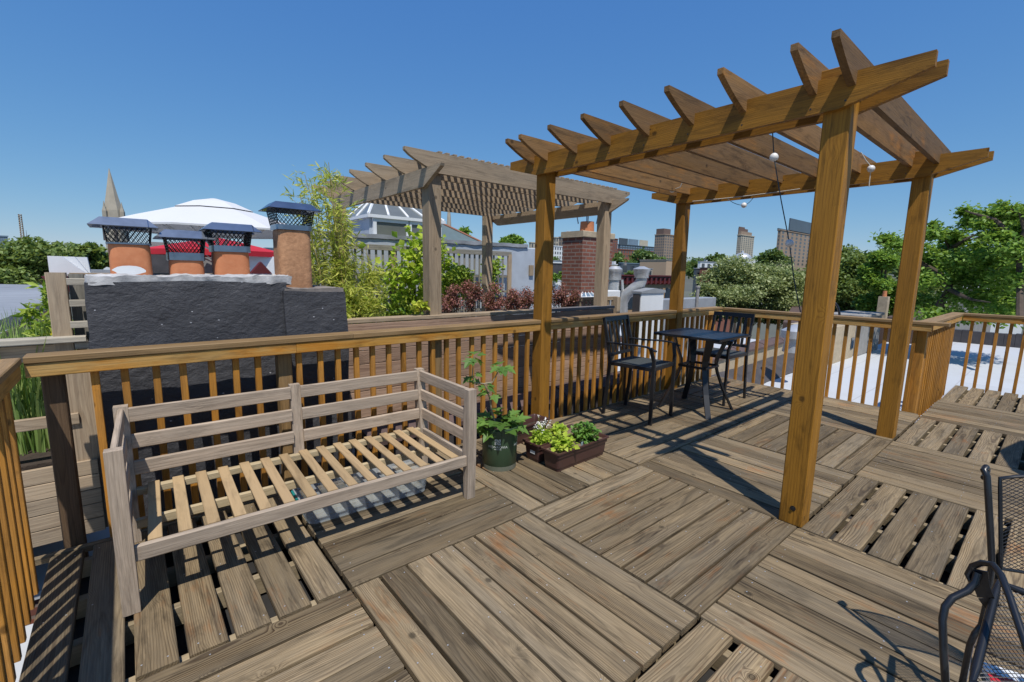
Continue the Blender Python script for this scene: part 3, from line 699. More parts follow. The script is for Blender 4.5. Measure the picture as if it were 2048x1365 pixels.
def bar_chair(label, loc, rz):
    """faces local -y; origin below the seat's middle"""
    t = thing('bar_chair', label, 'chair', loc, rz, 'black counter-height chairs')
    hw, d0, d1, sz = .255, -.265, .265, .62
    B_ = lambda mb, nm, m='black', sm=False: mb.build(nm, M[m], t, local=True, smooth=sm)
    for sx in (-1, 1):
        x = sx*hw
        B_(MB().board((x, d0, 0), (x, d0, sz+.10), (1, 0, 0), .026, .038, .003), 'leg')
        b = MB()                                                          # rear leg runs on as the back upright, raked
        q = [(d1+.055, 0), (d1+.02, .30), (d1, sz), (d1+.035, .85), (d1+.10, 1.12)]
        for (ya, za), (yb, zb) in zip(q, q[1:]): b.board((x, ya, za), (x, yb, zb), (1, 0, 0), .026, .036, .002)
        B_(b, 'rear_leg')
        b = MB(); y0 = d1+.03                                            # curved arm
        arm = [(x, y0+.02, .845), (x*1.04, .12, .842), (x*1.10, -.06, .852), (x*1.14, -.20, .848), (x*1.15, -.30, .815)]
        for a, c_ in zip(arm, arm[1:]): b.board(a, c_, (1, 0, 0), .040, .016, .003)
        B_(b, 'armrest')
        b = MB(); b.board((x, d0, sz+.08), (x*1.12, d0+.035, .845), (1, 0, 0), .026, .036, .003); B_(b, 'arm_support')
        b = MB(); b.board((x, d0+.02, sz-.012), (x, d1-.01, sz-.012), (0, 0, 1), .040, .024, .002); B_(b, 'seat_rail')
    for y in (d0+.01, d1-.005):
        b = MB(); b.board((-hw+.012, y, sz-.012), (hw-.012, y, sz-.012), (0, 0, 1), .040, .024, .002); B_(b, 'seat_rail')
    b = MB(); b.box((-hw+.018, d0+.022, sz-.006), (hw-.018, d1-.02, sz+.010), bev=.004); B_(b, 'sling_seat', 'sling')
    for z, y, h in ((1.095, d1+.092, .055), (.70, d1+.012, .035)):
        b = MB(); b.board((-hw+.012, y, z), (hw-.012, y, z), (0, .25, 1), h, .018, .003); B_(b, 'back_rail')
    for k in range(5):
        x = -hw+.085+k*.085
        b = MB(); b.board((x, d1+.014, .71), (x, d1+.040, .86), (1, 0, 0), .034, .010, .002); b.board((x, d1+.040, .86), (x, d1+.088, 1.08), (1, 0, 0), .034, .010, .002); B_(b, 'back_slat')
    return t
c1 = bar_chair('black counter chair nearer the planters, its back to the railing', (3.675, .835, 0), R_(7))
c2 = copy_tree(c1, (5.135, .675, 0), R_(-90+0), 'black counter chair in the deck corner beyond the cafe table')

# ================================================================ wrought-iron mesh chair at the edge of the picture
def mesh_panel(mb, S, nu, nv, r):
    """diamond wire mesh over the surface S(u,v)"""
    k = 3
    def line(u0, du):
        pts = []
        for i in range(nv*k+1):
            v = i/(nv*k); u = u0+du*v
            if 0 <= u <= 1: pts.append(S(u, v))
        if len(pts) > 1: mb.tube(pts, r, 3, cap=False)
    sp = nv/nu
    i = -nv
    while i <= nu:
        line(i/nu, sp); i += 1
    i = 0
    while i <= nu+nv:
        line(i/nu, -sp); i += 1
IC = thing('mesh_patio_chair', 'black wrought-iron armchair of diamond mesh, partly in view', 'chair', (1.35, -2.35, 0))
tip = Vector((1.611, -2.035, .905)); hw = .30
post = [RX(1974, 952, 1.612), RX(1977, 1000, 1.605), RX(1981, 1070, 1.598), RX(1984, 1130, 1.590), RX(1974, 1205, 1.575), RX(1963, 1252, 1.560)]
pl = post[-1]
def mir(v): return Vector((v.x, 2*(tip.y-hw)-v.y, v.z))            # the chair's other side
sa, sb = RX(1996, 1166, 1.50), RX(1945, 1365, 1.12)                 # side of the seat
def backS(u, v):
    a = RX(2002, 1138, 1.585).lerp(RX(2000, 957, 1.625), v); q = mir(a); cv = (1-(2*u-1)**2); p = a.lerp(q, u)
    return Vector((p.x+.085*cv, p.y, p.z+.05*cv*v))
b = MB(); mesh_panel(b, backS, 26, 26, .0014); b.build('back_mesh', M['iron'], IC)
b = MB(); b.tube([backS(0, i/10) for i in range(11)]+[backS(i/16, 1) for i in range(1, 17)]+[backS(1, 1-i/10) for i in range(1, 11)]+[backS(1-i/16, 0) for i in range(1, 16)], .0065, 8, closed=True); b.build('back_frame', M['iron'], IC, smooth=True)
for sy in (0, 1):
    f = (lambda v: v) if sy == 0 else mir
    d = Vector((0, 0, 0))
    loop = [f(v) for v in (tip+Vector((.006, 0, .012)), tip+Vector((.022, -.004, .020)), tip+Vector((.040, -.006, .008)), tip+Vector((.036, -.006, -.016)), tip+Vector((.018, -.004, -.022)))]
    b = MB(); b.tube([f(v) for v in post[::-1]]+loop, .0105, 10); b.build('back_post', M['iron'], IC, smooth=True)
    b = MB(); b.tube([f(v) for v in (pl, RX(1950, 1268, 1.545), RX(1940, 1290, 1.535), RX(1925, 1365, 1.525))]+[f(Vector((1.53, RX(1925, 1365, 1.525).y+.004, 0)))], .0105, 10); b.build('leg', M['iron'], IC, smooth=True)
    arm = [RX(2060, 1315, 1.16), RX(2042, 1262, 1.22), RX(2020, 1196, 1.30), RX(2002, 1150, 1.36), RX(1986, 1130, 1.40), RX(1965, 1126, 1.42), RX(1945, 1133, 1.425), RX(1936, 1150, 1.42), RX(1942, 1163, 1.415), RX(1955, 1163, 1.41)]
    b = MB(); b.tube([f(v) for v in arm], .0105, 10); b.build('arm', M['iron'], IC, smooth=True)
    b = MB()
    for q0, q1 in zip(*(lambda L: (L, L[1:]))([RX(1958, 1140, 1.418), RX(1962, 1170, 1.42), RX(1972, 1196, 1.42), RX(1986, 1216, 1.42)])): b.board(f(q0), f(q1), (0, 1, .2), .044, .005, .002)
    b.build('arm_plate', M['iron'], IC)
    leg = [RX(1955, 1146, 1.412), RX(1950, 1166, 1.40), RX(1935, 1182, 1.38), RX(1905, 1196, 1.345), RX(1890, 1214, 1.32), RX(1885, 1240, 1.30), RX(1887, 1300, 1.27), RX(1891, 1365, 1.245)]
    b = MB(); b.tube([f(v) for v in leg]+[f(Vector((1.235, leg[-1].y, 0)))], .0115, 10); b.build('leg', M['iron'], IC, smooth=True)
def seatS(u, v):
    a = sb.lerp(sa, v); p = a.lerp(mir(a), u); return Vector((p.x, p.y, p.z-.035*(1-(2*u-1)**2)*(1-(2*v-1)**2)))
b = MB(); mesh_panel(b, seatS, 28, 26, .0014); b.build('seat_mesh', M['iron'], IC)
ed = [seatS(0, i/8) for i in range(9)]+[seatS(i/8, 1) for i in range(1, 9)]+[seatS(1, 1-i/8) for i in range(1, 9)]+[seatS(1-i/8, 0) for i in range(1, 8)]
b = MB(); b.tube(ed, .0125, 10, closed=True); b.build('seat_frame', M['iron'], IC, smooth=True)
print('CHAIR', [tuple(round(q, 3) for q in v) for v in (*post, sa, sb, *leg, *arm)])
# what lies under the chair: a folded white and red carton
CB = thing('folded_carton', 'white and red folded carton lying under the mesh chair', 'carton', (1.75, -2.28, 0), R_(20))
b = MB(); b.box((-.16, -.12, .0), (.16, .12, .035), bev=.004); b.build('carton_body', M['white'], CB, local=True)
b = MB(); b.box((.05, -.121, .0355), (.10, .121, .0365)); b.build('red_band', M['red'], CB, local=True)
# the parasol whose shade reaches the deck's far right
PS = thing('shade_parasol', 'large parasol just beside the deck view, its round shade falling on the boards at right', 'parasol', (5.0, -4.45, 0))
b = MB(); vs = [(0, 0, 2.62)]; n = 16
for q, z in ((.5, 2.40), (1., 2.15)):
    vs += [(1.55*q*math.cos(2*math.pi*k/n), 1.55*q*math.sin(2*math.pi*k/n), z) for k in range(n)]
b.add(vs, [(0, 1+k, 1+(k+1) % n) for k in range(n)]+[(1+k, 1+n+k, 1+n+(k+1) % n, 1+(k+1) % n) for k in range(n)]); b.build('canopy', plain('navy_canvas', (.02, .025, .05), .8), PS, local=True)
b = MB(); b.tube([(0, 0, 0), (0, 0, 2.6)], .024, 10); b.build('pole', M['alu'], PS, local=True)
b = MB(); b.lathe([(.25, 0), (.25, .05), (.05, .09), (.04, .3)], (0, 0, 0), 20); b.build('base', M['iron'], PS, local=True)
def block(xl, xc, xr, ytop, d):
    c = RD(xc, ytop, d); y1 = RX(xl, ytop, c.x).y; x1 = RY(xr, ytop, c.y).x
    return c.x, c.y, max(x1, c.x+.05), max(y1, c.y+.05), c.z
# ================================================================ ground and the house under the deck
def ground():
    vs, fs = [], []; rs = [0, 12, 40, 90, 160, 260, 380, 520, 700, 900, 1150, 1500, 2200, 3500, 6500]; n = 72
    for r in rs:
        h = -13 if r < 120 else (-13+26*min(1, (r-120)/950.)**1.3)
        for k in range(n): vs.append((r*math.cos(2*math.pi*k/n), r*math.sin(2*math.pi*k/n), h))
    for i in range(len(rs)-1):
        for k in range(n): fs.append((i*n+k, i*n+(k+1) % n, (i+1)*n+(k+1) % n, (i+1)*n+k))
    solo(MB().add(vs, fs), 'ground', M['ground'], 'streets and ground of the city far below the roofs', 'ground', kind='structure')
ground()
ZR = -.50
def house(label, lo, hi, wm='brick', rm='roof', group='row houses', name='row_house'):
    t = thing(name, label, 'house', ((lo[0]+hi[0])/2, (lo[1]+hi[1])/2, lo[2]), 0, group)
    MB().box(lo, (hi[0], hi[1], hi[2]-.05)).build('wall', M[wm], t)
    MB().box((lo[0]-.02, lo[1]-.02, hi[2]-.05), (hi[0]+.02, hi[1]+.02, hi[2])).build('roof', M[rm], t); return t
house('brick row house whose white roof carries the deck', (-9, -7, -13), (21.3, 1.5, ZR))
house('neighbouring brick row house with pale roof behind the long railing', (-14, 1.9, -13), (15.5, 6.55, ZR))
house('brick row house with pale roof behind the silver parapet', (-14, 7.0, -13), (14.5, 11.5, ZR+.15))
house('brick row house two roofs over, beyond the silver parapet', (-14, 11.6, -13), (16.5, 18.5, ZR+.1))

# party wall with tar base and dark coping, running off past the far railing
PW = thing('party_wall', 'tan stuccoed party wall with dark coping and black tar base beside white roof', 'wall', (5, 1.6, ZR))
pa, pb = Vector((.75, 1.56, 0)), Vector((17.3, 2.18, 0)); dd = (pb-pa).normalized(); nn = Vector((-dd.y, dd.x, 0))
def strip(mb, off0, z0, off1, z1, n=60, amp=.012):
    vs, fs = [], []
    for i in range(n+1):
        p = pa.lerp(pb, i/n)
        for o_, z_ in ((off0, z0), (off1, z1)): vs.append(p+nn*(o_+RNG.uniform(-amp, amp))+Vector((0, 0, z_+RNG.uniform(-amp, amp))))
    fs = [(2*i, 2*i+2, 2*i+3, 2*i+1) for i in range(n)]; return mb.add(vs, fs)
b = MB(); b.box((0, 0, 0), (.001, .001, .001)) if False else None
pm = pa.lerp(pb, .27); b = MB(); b.board(pm+nn*.16+Vector((0, 0, -.21)), pb+nn*.16+Vector((0, 0, -.21)), nn, .30, .60); b.build('stucco', M['stucco'], PW)
b = MB(); b.board(pa+nn*.16+Vector((0, 0, -.215)), pm+nn*.16+Vector((0, 0, -.215)), nn, .30, .59); b.build('tarred_length', M['tarflat'], PW)
b = MB(); strip(b, -.40, ZR+.006, -.16, -.30); strip(b, -.16, -.30, .012, -.19); b.build('tar_base', M['tarflat'], PW)
b = MB()
L = (pb-pa).length; k = 0; x = 0.
while x < L:
    e = min(L, x+RNG.uniform(.55, .75)); q0, q1 = pa+dd*x, pa+dd*(e-.015); dz = RNG.uniform(-.008, .008)
    b.prism([(-.03, .07), (-.03, .115), (.04, .165), (.16, .19), (.28, .165), (.35, .115), (.35, .07)], (q0+q1)/2+Vector((0, 0, dz)), nn, (0, 0, 1), dd, (e-.015-x)); x = e
b.build('coping', M['coping'], PW)
x0, y0, x1, y1, z1 = block(1716, 1724, 1764, 632, 15.5); b = MB(); b.box((x0, y0, ZR), (x1, y0+.8, z1-.08), bev=.02); b2 = thing('concrete_bulkhead', 'grey concrete bulkhead at the end of the party wall', 'bulkhead', (17.7, 1.7, ZR)); b.build('block', M['concrete'], b2)
b = MB(); b.box((x0-.05, y0-.05, z1-.08), (x1+.05, y0+.85, z1), bev=.02); b.build('cap_slab', M['concrete'], b2)
b = MB()
for i in range(40):
    y = 2.2-i*.25; b.box((21.0, y-.25, ZR), (21.3, y, ZR+.42+RNG.uniform(-.02, .02)), bev=.01)
solo(b, 'roof_parapet', M['tarflat'], 'low black tarred parapet at the far edge of the white roof', 'parapet')

# ================================================================ dark chimney with its flues
def rough(name, lo, hi, div, amp, m, parent, sc=2.2, seed=0, taper=0.):
    bm = bmesh.new(); bmesh.ops.create_cube(bm, size=1.)
    lo, hi = Vector(lo), Vector(hi); c = (lo+hi)/2; d = hi-lo
    for v in bm.verts: v.co = Vector((v.co.x*d.x, v.co.y*d.y, v.co.z*d.z))
    es = max(d)/div
    for it in range(8):
        lng = [e for e in bm.edges if e.calc_length() > es*1.5]
        if not lng: break
        bmesh.ops.subdivide_edges(bm, edges=lng, cuts=1, use_grid_fill=True)
    from mathutils import noise as mn
    bm.normal_update()
    for v in bm.verts:
        p = v.co+c; q = mn.noise_vector(p*sc+Vector((seed, 0, 0)))*amp+mn.noise_vector(p*sc*4+Vector((seed, 3, 0)))*amp*.45
        v.co += q
    me = bpy.data.meshes.new(name); off = Vector(parent.location) if parent else Vector((0, 0, 0))
    for v in bm.verts: v.co += c-off
    bm.to_mesh(me); bm.free(); me.polygons.foreach_set('use_smooth', [True]*len(me.polygons)); me.set_sharp_from_angle(angle=R_(50))
    me.materials.append(m); o = bpy.data.objects.new(name, me); COL.objects.link(o); o.parent = parent; return o
CH = thing('chimney_stack', 'wide black tar-coated chimney stack with four capped clay flues', 'chimney', (-.2, 1.98, ZR))
rough('tarred_body', (-.955, 1.548, ZR), (.150, 2.35, 1.505), 34, .020, M['tar'], CH, 2.6)
rough('tarred_shoulder', (.13, 1.525, ZR), (.585, 2.25, 1.435), 34, .018, M['tar'], CH, 2.6, 5)
mort = plain('mortar_wash', (.20, .20, .205), .9, 0., .35, 16., .7, col2=(.66, .66, .67))
rough('mortar_crown', (-.94, 1.556, 1.490), (.185, 2.33, 1.542), 60, .022, mort, CH, 7.)
rough('shoulder_crown', (.14, 1.55, 1.42), (.57, 2.23, 1.456), 30, .014, plain('broken_mortar', (.10, .09, .085), .9, 0., .4, 14., .6, col2=(.38, .33, .30)), CH, 6.)
def wire_sides(w, z0, z1, w1, r=.0022, n=8):
    """diamond wire on four sides of a frustum"""
    b = MB()
    for k in range(4):
        a = math.pi/2*k; ca, sa = math.cos(a), math.sin(a)
        def S(u, v):
            h = (w+(w1-w)*v); x, y = (u*2-1)*h, -h; return Vector((x*ca-y*sa, x*sa+y*ca, z0+(z1-z0)*v))
        mesh_panel(b, S, n, max(2, int(round(n*(z1-z0)/(2*w)*.62))), r)
        b.tube([S(0, 0), S(0, 1)], r*1.4, 4)
    return b
def flue(px0, px1, ytop, ybase, ycol, ymesh, lx0, lx1, lyt, lyb, Y, m, base_z, dy=0.):
    pc = (px0+px1)/2; a, c_ = RY(px0, ytop, Y), RY(px1, ytop, Y); cx = (a.x+c_.x)/2; r = (c_.x-a.x)/2*.98
    zt = RY(pc, ytop, Y-r).z; zc = RY(pc, ycol, Y-r).z; zm = RY(pc, ymesh, Y-r).z; zl = RY(pc, lyt, Y-r*.3).z
    f = MB(); R0 = r*1.04
    f.lathe([(R0, base_z), (R0*.985, zt-.02), (R0*.95, zt), (R0*.86, zt), (R0*.86, zt-.12)], (cx, Y, 0), 40, 0, square=5.)
    fo = f.build('flue_pipe', M[m], CH, smooth=True)
    f = MB(); f.lathe([(R0*1.0, zt-.006), (R0*1.06, zt-.004), (R0*1.06, zc), (R0*1.0, zc+.001)], (cx, Y, 0), 40, 0, square=9.); 
    def sub(mb, nm, mm, sm=False): o = mb.build(nm, M[mm], None, smooth=sm); o.parent = fo; o.location = -CH.location; return o
    sub(f, 'collar', 'galv')
    f = wire_sides(R0*.99, zc, zm, R0*1.13, .0024, 9); f.v = [(v[0]+cx, v[1]+Y, v[2]) for v in f.v]; sub(f, 'wire_screen', 'iron')
    la, lb = RY(lx0, lyb, Y).x, RY(lx1, lyb, Y).x; hw = (lb-la)/2; lc = (la+lb)/2; dp = hw*.92
    f = MB(); vs = []
    g = 7
    for i in range(g):
        for j in range(g):
            u, v = -1+2*i/(g-1), -1+2*j/(g-1); e = max(abs(u), abs(v))
            vs.append((lc+u*hw, Y+v*dp, zl-(0 if e < .67 else (.05 if e > .9 else .0))+ (.012*(1-e))))
    k = len(vs); vs += [(x, y, z-.004) for x, y, z in vs]; fs = []
    for i in range(g-1):
        for j in range(g-1):
            q = (i*g+j, (i+1)*g+j, (i+1)*g+j+1, i*g+j+1); fs += [q, tuple(k+t for t in q[::-1])]
    f.add(vs, fs); sub(f, 'lid', 'galv')
flue(215, 299, 488, 550, 486, 448, 177, 316, 440, 456, 1.97, 'clay', 1.50)
flue(337, 405, 520, 548, 506, 473, 307, 428, 464, 477, 1.97, 'clay', 1.50)
flue(424, 494, 503, 548, 492, 460, 400, 516, 450, 464, 1.97, 'clay', 1.50)
flue(549, 614, 459, 560, 450, 420, 526, 630, 409, 421, 1.93, 'clay2', 1.42)
b = MB(); c = RY(259, 541, 1.80); vs = [c]+[c+Vector((.085*math.cos(k*.3927)*(.9+.2*RNG.random()), 0, .030*math.sin(k*.3927))) for k in range(16)]; b.add(vs, [(0, 1+k, 1+(k+1) % 16) for k in range(16)])
b.build('paint_daub', M['white'], CH)

# ================================================================ neighbour's deck: plank wall, pergola, plants
NW = thing('plank_wall', 'brown horizontal plank planter wall running behind the long railing', 'planter wall', (2.7, 2.25, 0))
xa, xb, zb_, zt_ = .72, 4.86, .006, 1.09
nb = 8
for k in range(nb):
    z = zb_+(zt_-zb_)*(k+.5)/nb
    for q0, q1 in ((xa, 2.75), (2.753, xb)):
        b = MB(); b.board((q0, 2.20, z), (q1, 2.20, z), (0, 0, 1), (zt_-zb_)/nb-.006, .03, .003); b.build('plank', M['wwall'], NW)
b = MB(); b.board((xa, 2.262, 1.112), (3.22, 2.262, 1.112), (0, 1, 0), .16, .038, .004); b.build('cap_board', M['weather'], NW)
b = MB(); b.board((3.223, 2.262, 1.114), (xb+.02, 2.262, 1.114), (0, 1, 0), .16, .040, .004); b.build('cap_board', plain('grey_composite', (.17, .155, .155), .7, 0., .12, 20.), NW)
for x in (.80, 2.1, 3.4, 4.7): MB().board((x, 2.262, ZR), (x, 2.262, 1.09), (1, 0, 0), .09, .085).build('post', M['weather'], NW)
ND = MB()
for i in range(28): ND.board((.76, 2.40+.14*i, -.03), (5.2, 2.40+.14*i, -.03), (0, 1, 0), .13, .03)
solo(ND, 'neighbour_deck', M['weather'], 'weathered deck floor under the neighbouring pergola', 'deck', kind='structure')
NP = thing('weathered_pergola', 'grey weathered pergola topped with lattice on the neighbouring roof', 'pergola', (3.3, 3.7, -.03))
for x, y in ((1.823, 2.312), (4.70, 2.312), (1.823, 5.06), (4.62, 5.06)):
    MB().board((x, y, -.03), (x, y, 2.652), (1, 0, 0), .15, .15, .006).build('post', M['weather'], NP)
for xc in (1.724, 4.722):
    o = [(1.75, 2.56), (1.75, 2.56)]
    za = 2.47; h = .185
    out = [(1.92, za+h), (1.93, za+h-.025), (2.27, za), (4.86, za), (5.16, za+h-.025), (5.17, za+h)]
    b = MB(); b.prism(out, (xc, 0, 0), (0, 1, 0), (0, 0, 1), (1, 0, 0), .045); b.build('beam', M['weather'], NP)
rys = [2.21, 2.70, 3.19, 3.68, 4.17, 4.66, 5.13]
for i, y in enumerate(rys):
    b = MB()
    if i == 0: b.prism([(1.455, 2.815), (1.455, 2.785)]+[(1.455+.245*q, 2.785-.125*q**.75) for q in (.2, .4, .6, .8, 1.)]+[(1.755, 2.66), (1.755, 2.612), (4.80, 2.612), (5.11, 2.775), (5.11, 2.815)], (0, y, 0), (1, 0, 0), (0, 0, 1), (0, 1, 0), .046)
    else: rafter(b, y, 1.47, 5.11, 2.657, h=.165, w=.042, tail=.25)
    b.build('rafter', M['weather'], NP)
b = MB()
for k in range(33):
    x = 1.87+k*.0915; b.board((x, 2.2, 2.830), (x, 5.13, 2.830), (1, 0, 0), .046, .014, .002)
b.build('lattice', M['weather'], NP)
# left of the chimney: ladder-like end post, planter boards, pale handrail
LP = thing('slatted_screen', 'slatted wooden screen post with pale rung ends left of the black chimney', 'screen', (-1.08, 1.86, 0))
pz = RY(150, 545, 1.86).z
MB().board((-1.085, 1.86, .0), (-1.085, 1.86, 1.555), (1, 0, 0), .092, .092, .004).build('post', M['weather'], LP)
MB().board((-1.0, 1.93, .0), (-1.0, 1.93, 1.545), (1, 0, 0), .075, .038, .004).build('upright', M['greyfence'], LP)
for px0, px1, py in ((133, 170, 564), (139, 171, 607), (141, 174, 650), (150, 180, 692)):
    a, c_ = RY(px0, py, 1.80), RY(px1, py, 1.80); b = MB(); b.board((a.x, 1.80, a.z), (c_.x+.04, 1.80, a.z), (0, 0, 1), .042, .03, .003); b.build('rung', M['greyrail'], LP)
for xz in range(5):
    z = 1.555-.075*(xz+.5); b = MB(); b.board((-1.03, 1.98, z), (.1, 2.55, z), (0, 0, 1), .07, .02, .002); b.build('screen_board', M['weather'], LP)
PB = thing('planter_box', 'low planter of pale horizontal boards seen through the corner railing', 'planter', (-1.6, 1.75, ZR))
for k in range(5):
    z = -.06+.098*k; b = MB(); b.board((-2.9, 1.70, z), (-.99, 1.70, z), (0, 0, 1), .094, .03, .003); b.build('board', M['weather'], PB)
MB().board((-1.03, 1.72, -.1), (-1.03, 1.72, .95), (1, 0, 0), .15, .04, .004).build('end_post', M['weather'], PB)
b = MB(); b.box((-2.9, 1.73, -.12), (-1.0, 3.1, .40)); b.build('soil_bed', M['soil2'], PB)
HR = thing('pale_handrail', 'pale bleached handrail crossing in front of ornamental grass', 'handrail', (-2, 1.75, 0))
a, c_ = RY(4, 685, 1.78), RY(172, 672, 1.78)
b = MB(); b.board((-3.2, 1.80, a.z-.005), (c_.x, 1.80, a.z-.005), (0, 1, 0), .10, .036, .004); b.build('rail', M['greyrail'], HR)
b = MB(); b.board((-3.2, 1.84, a.z-.085), (c_.x-.12, 1.84, a.z-.085), (0, 0, 1), .10, .036, .004); b.build('under_rail', M['weather'], HR)
b = MB(); b.board((-3.2, 1.70, .66), (-1.05, 1.70, .66), (0, 0, 1), .07, .036, .004); b.build('mid_rail', M['weather'], HR)
for x in (-1.62, -2.6): MB().board((x, 1.885, -.05), (x, 1.885, a.z-.03), (1, 0, 0), .09, .05).build('post', M['weather'], HR)
# silver-coated parapet running away at far left with board fence under it
SP = thing('silver_parapet', 'sloping silver-coated parapet with rough board face at the far left', 'parapet', (-2, 5, 0))
P0, P1, P2_, P3_ = RZ(-140, 693, 1.13), RZ(131, 591, 1.17), RZ(131, 571, 1.2), RZ(-160, 566, 1.2)
b = MB(); vs = [P0, P1, P2_, P3_]; lowv = [v-Vector((0, 0, .10)) for v in vs]; b.add(vs+lowv, [(0, 1, 2, 3), (0, 4, 5, 1), (1, 5, 6, 2), (2, 6, 7, 3), (3, 7, 4, 0), (7, 6, 5, 4)]); b.build('coated_top', M['silver'], SP)
b = MB(); n = 46
for k in range(n):
    p = (P0+Vector((.02, .05, -.1))).lerp(P1+Vector((.02, -.0, -.1)), (k+.5)/n); q = (P1-P0).normalized(); wid = (P1-P0).length/n
    b.board((p.x, p.y, ZR), (p.x, p.y, p.z), (q.x, q.y, 0), wid*.94, .02, .002)
b.build('board_face', M['weather'], SP)
# ornamental grass and weeds
GR = thing('ornamental_grass', 'tall feathery green grass and weeds in the left planter', 'grass clump', (-1.5, 2.2, .4))
n = 2300; bx = NPR.uniform(-2.3, -1.06, n); by = NPR.uniform(1.95, 3.0, n)
vs, fs, tt = [], [], []
for i in range(n):
    h = NPR.uniform(.45, .95)*(1.0 if bx[i] > -1.75 else .62); ang = NPR.uniform(0, 6.28); ln = NPR.uniform(.05, .38)*h; w_ = NPR.uniform(.004, .008)
    p = np.array([bx[i], by[i], .38]); d = np.array([math.cos(ang), math.sin(ang), 0]); s = np.array([-d[1], d[0], 0]); k = len(vs)
    for q, ww in ((0, 1), (.45, .9), (.8, .55), (1, .05)):
        c = p+d*ln*q*q+np.array([0, 0, h*(q-.18*ln/h*q*q)]); vs += [c-s*w_*ww, c+s*w_*ww]
    fs += [(k, k+1, k+3, k+2), (k+2, k+3, k+5, k+4), (k+4, k+5, k+7, k+6)]; tt += [NPR.random()]*8
b = MB(); b.v = [tuple(v) for v in vs]; b.f = fs; b.g = b.v; b.t = tt; b.build('foliage', M['grass'], GR)
cs = [RY(97, 590, 2.3), RY(60, 625, 2.3), RY(118, 640, 2.3), RY(85, 655, 2.2), RY(105, 610, 2.3)]
P = np.concatenate([blob(c, (.06, .06, .10), 60, .2) for c in cs]); leaves('weed_leaf', P, .022, M['shrub'], GR, ln=3.2, up=.2)
b = MB()
for c in cs: b.tube([(c.x, c.y, .4), c], .004, 5)
b.build('stalk', M['vine'], GR)
yl = np.concatenate([blob(RY(122, 622, 2.3), (.05, .03, .015), 50, .2), blob(RY(115, 668, 2.0), (.07, .05, .04), 60, .2)]); leaves('yellow_flowers', yl, .012, leafmat('yellow_petal', (.55, .45, .03), (.7, .6, .05)), GR, ln=1.2)

# ---------------------------------------------------------------- bamboo
BB = thing('bamboo_clump', 'tall feathery yellow-green bamboo beside the weathered pergola', 'bamboo', (1.0, 2.45, .05))
canes = [(692, 640, 345), (698, 625, 372), (705, 645, 390), (712, 662, 352), (704, 600, 405), (715, 680, 420), (690, 612, 350), (694, 600, 392), (688, 655, 325), (700, 648, 400), (705, 668, 430), (712, 690, 470), (718, 705, 500), (726, 735, 500), (700, 628, 445), (682, 610, 420), (708, 660, 360), (735, 760, 540), (680, 640, 480), (722, 715, 560), (690, 622, 520)]
b = MB(); LP_, LD = [], []
for i, (bx_, tx, ty) in enumerate(canes):
    Y = 2.45+.35*RNG.random(); a = RY(bx_, 645, Y); a.z = .05; t = RY(tx, ty, Y+RNG.uniform(-.1, .2)); bend = Vector((RNG.uniform(-.05, .05), 0, 0)); 
    pts = [a.lerp(t, q/8)+bend*4*(q/8)*(1-q/8)+Vector((RNG.uniform(-.012, .012), 0, 0)) for q in range(9)]; b.tube(pts, [.011*(1-.75*q/8) for q in range(9)], 6, tint=RNG.random())
    for k in range(30):
        q = RNG.uniform(.34, 1.0)**.8; j = min(7, int(q*8)); p = pts[j].lerp(pts[j+1], q*8-j)
        an = RNG.uniform(0, 6.28); tw = Vector((math.cos(an)*.8, math.sin(an)*.8, RNG.uniform(-.1, .8)))*RNG.uniform(.06, .22)
        b.tube([p, p+tw], .0018, 3, tint=.9, cap=False)
        for m_ in range(RNG.randint(5, 9)):
            LP_.append(p+tw*RNG.uniform(.35, 1.05)+Vector((RNG.gauss(0, .02), RNG.gauss(0, .02), RNG.gauss(0, .02)))); LD.append(tw.normalized())
b.build('cane', M['cane'], BB)
for c, r, n in ((RY(700, 600, 2.5), (.13, .15, .22), 700), (RY(730, 615, 2.5), (.20, .15, .18), 700), (RY(690, 540, 2.6), (.12, .15, .22), 420), (RY(740, 560, 2.6), (.14, .15, .2), 380), (RY(685, 630, 2.4), (.10, .1, .14), 260)):
    q = blob(c, r, n, .2); LP_ += [Vector(x) for x in q]; LD += [Vector((RNG.uniform(-1, 1), RNG.uniform(-1, 1), -.2)) for _ in range(n)]
leaves('foliage', np.array([tuple(p) for p in LP_]), .0140, M['bamboo'], BB, dirs=np.array([tuple(d) for d in LD]), ln=6.0, up=.1, jit=.6, fold=.15, droop=.35)
def bush(name, label, c, r, n, size, m, cat='shrub', group=None, ln=1.5, base=None, sh=.35, lobes=0, stems=10):
    z0 = base if base is not None else c[2]-r[2]
    t = thing(name, label, cat, (c[0], c[1], z0), 0, group)
    if lobes:
        cs_ = blob(c, np.array(r)*.72, lobes, .5); P = np.concatenate([blob(q, np.array(r)*RNG.uniform(.28, .5), n//lobes, .45) for q in cs_])
    else: P = blob(c, r, n, sh)
    P = P[P[:, 2] > z0+.01]; leaves('foliage', P, size, m, t, ln=ln, up=.5)
    b = MB()
    for k in range(stems):
        e = Vector(P[RNG.randrange(len(P))]); s = Vector((c[0]+RNG.uniform(-.2, .2)*r[0], c[1]+RNG.uniform(-.2, .2)*r[1], z0))
        b.tube([s, s.lerp(e, .5)+Vector((0, 0, .06*r[2])), e], [.02*r[2], .014*r[2], .006*r[2]], 5)
    b.build('stem', M['bark'], t); return t
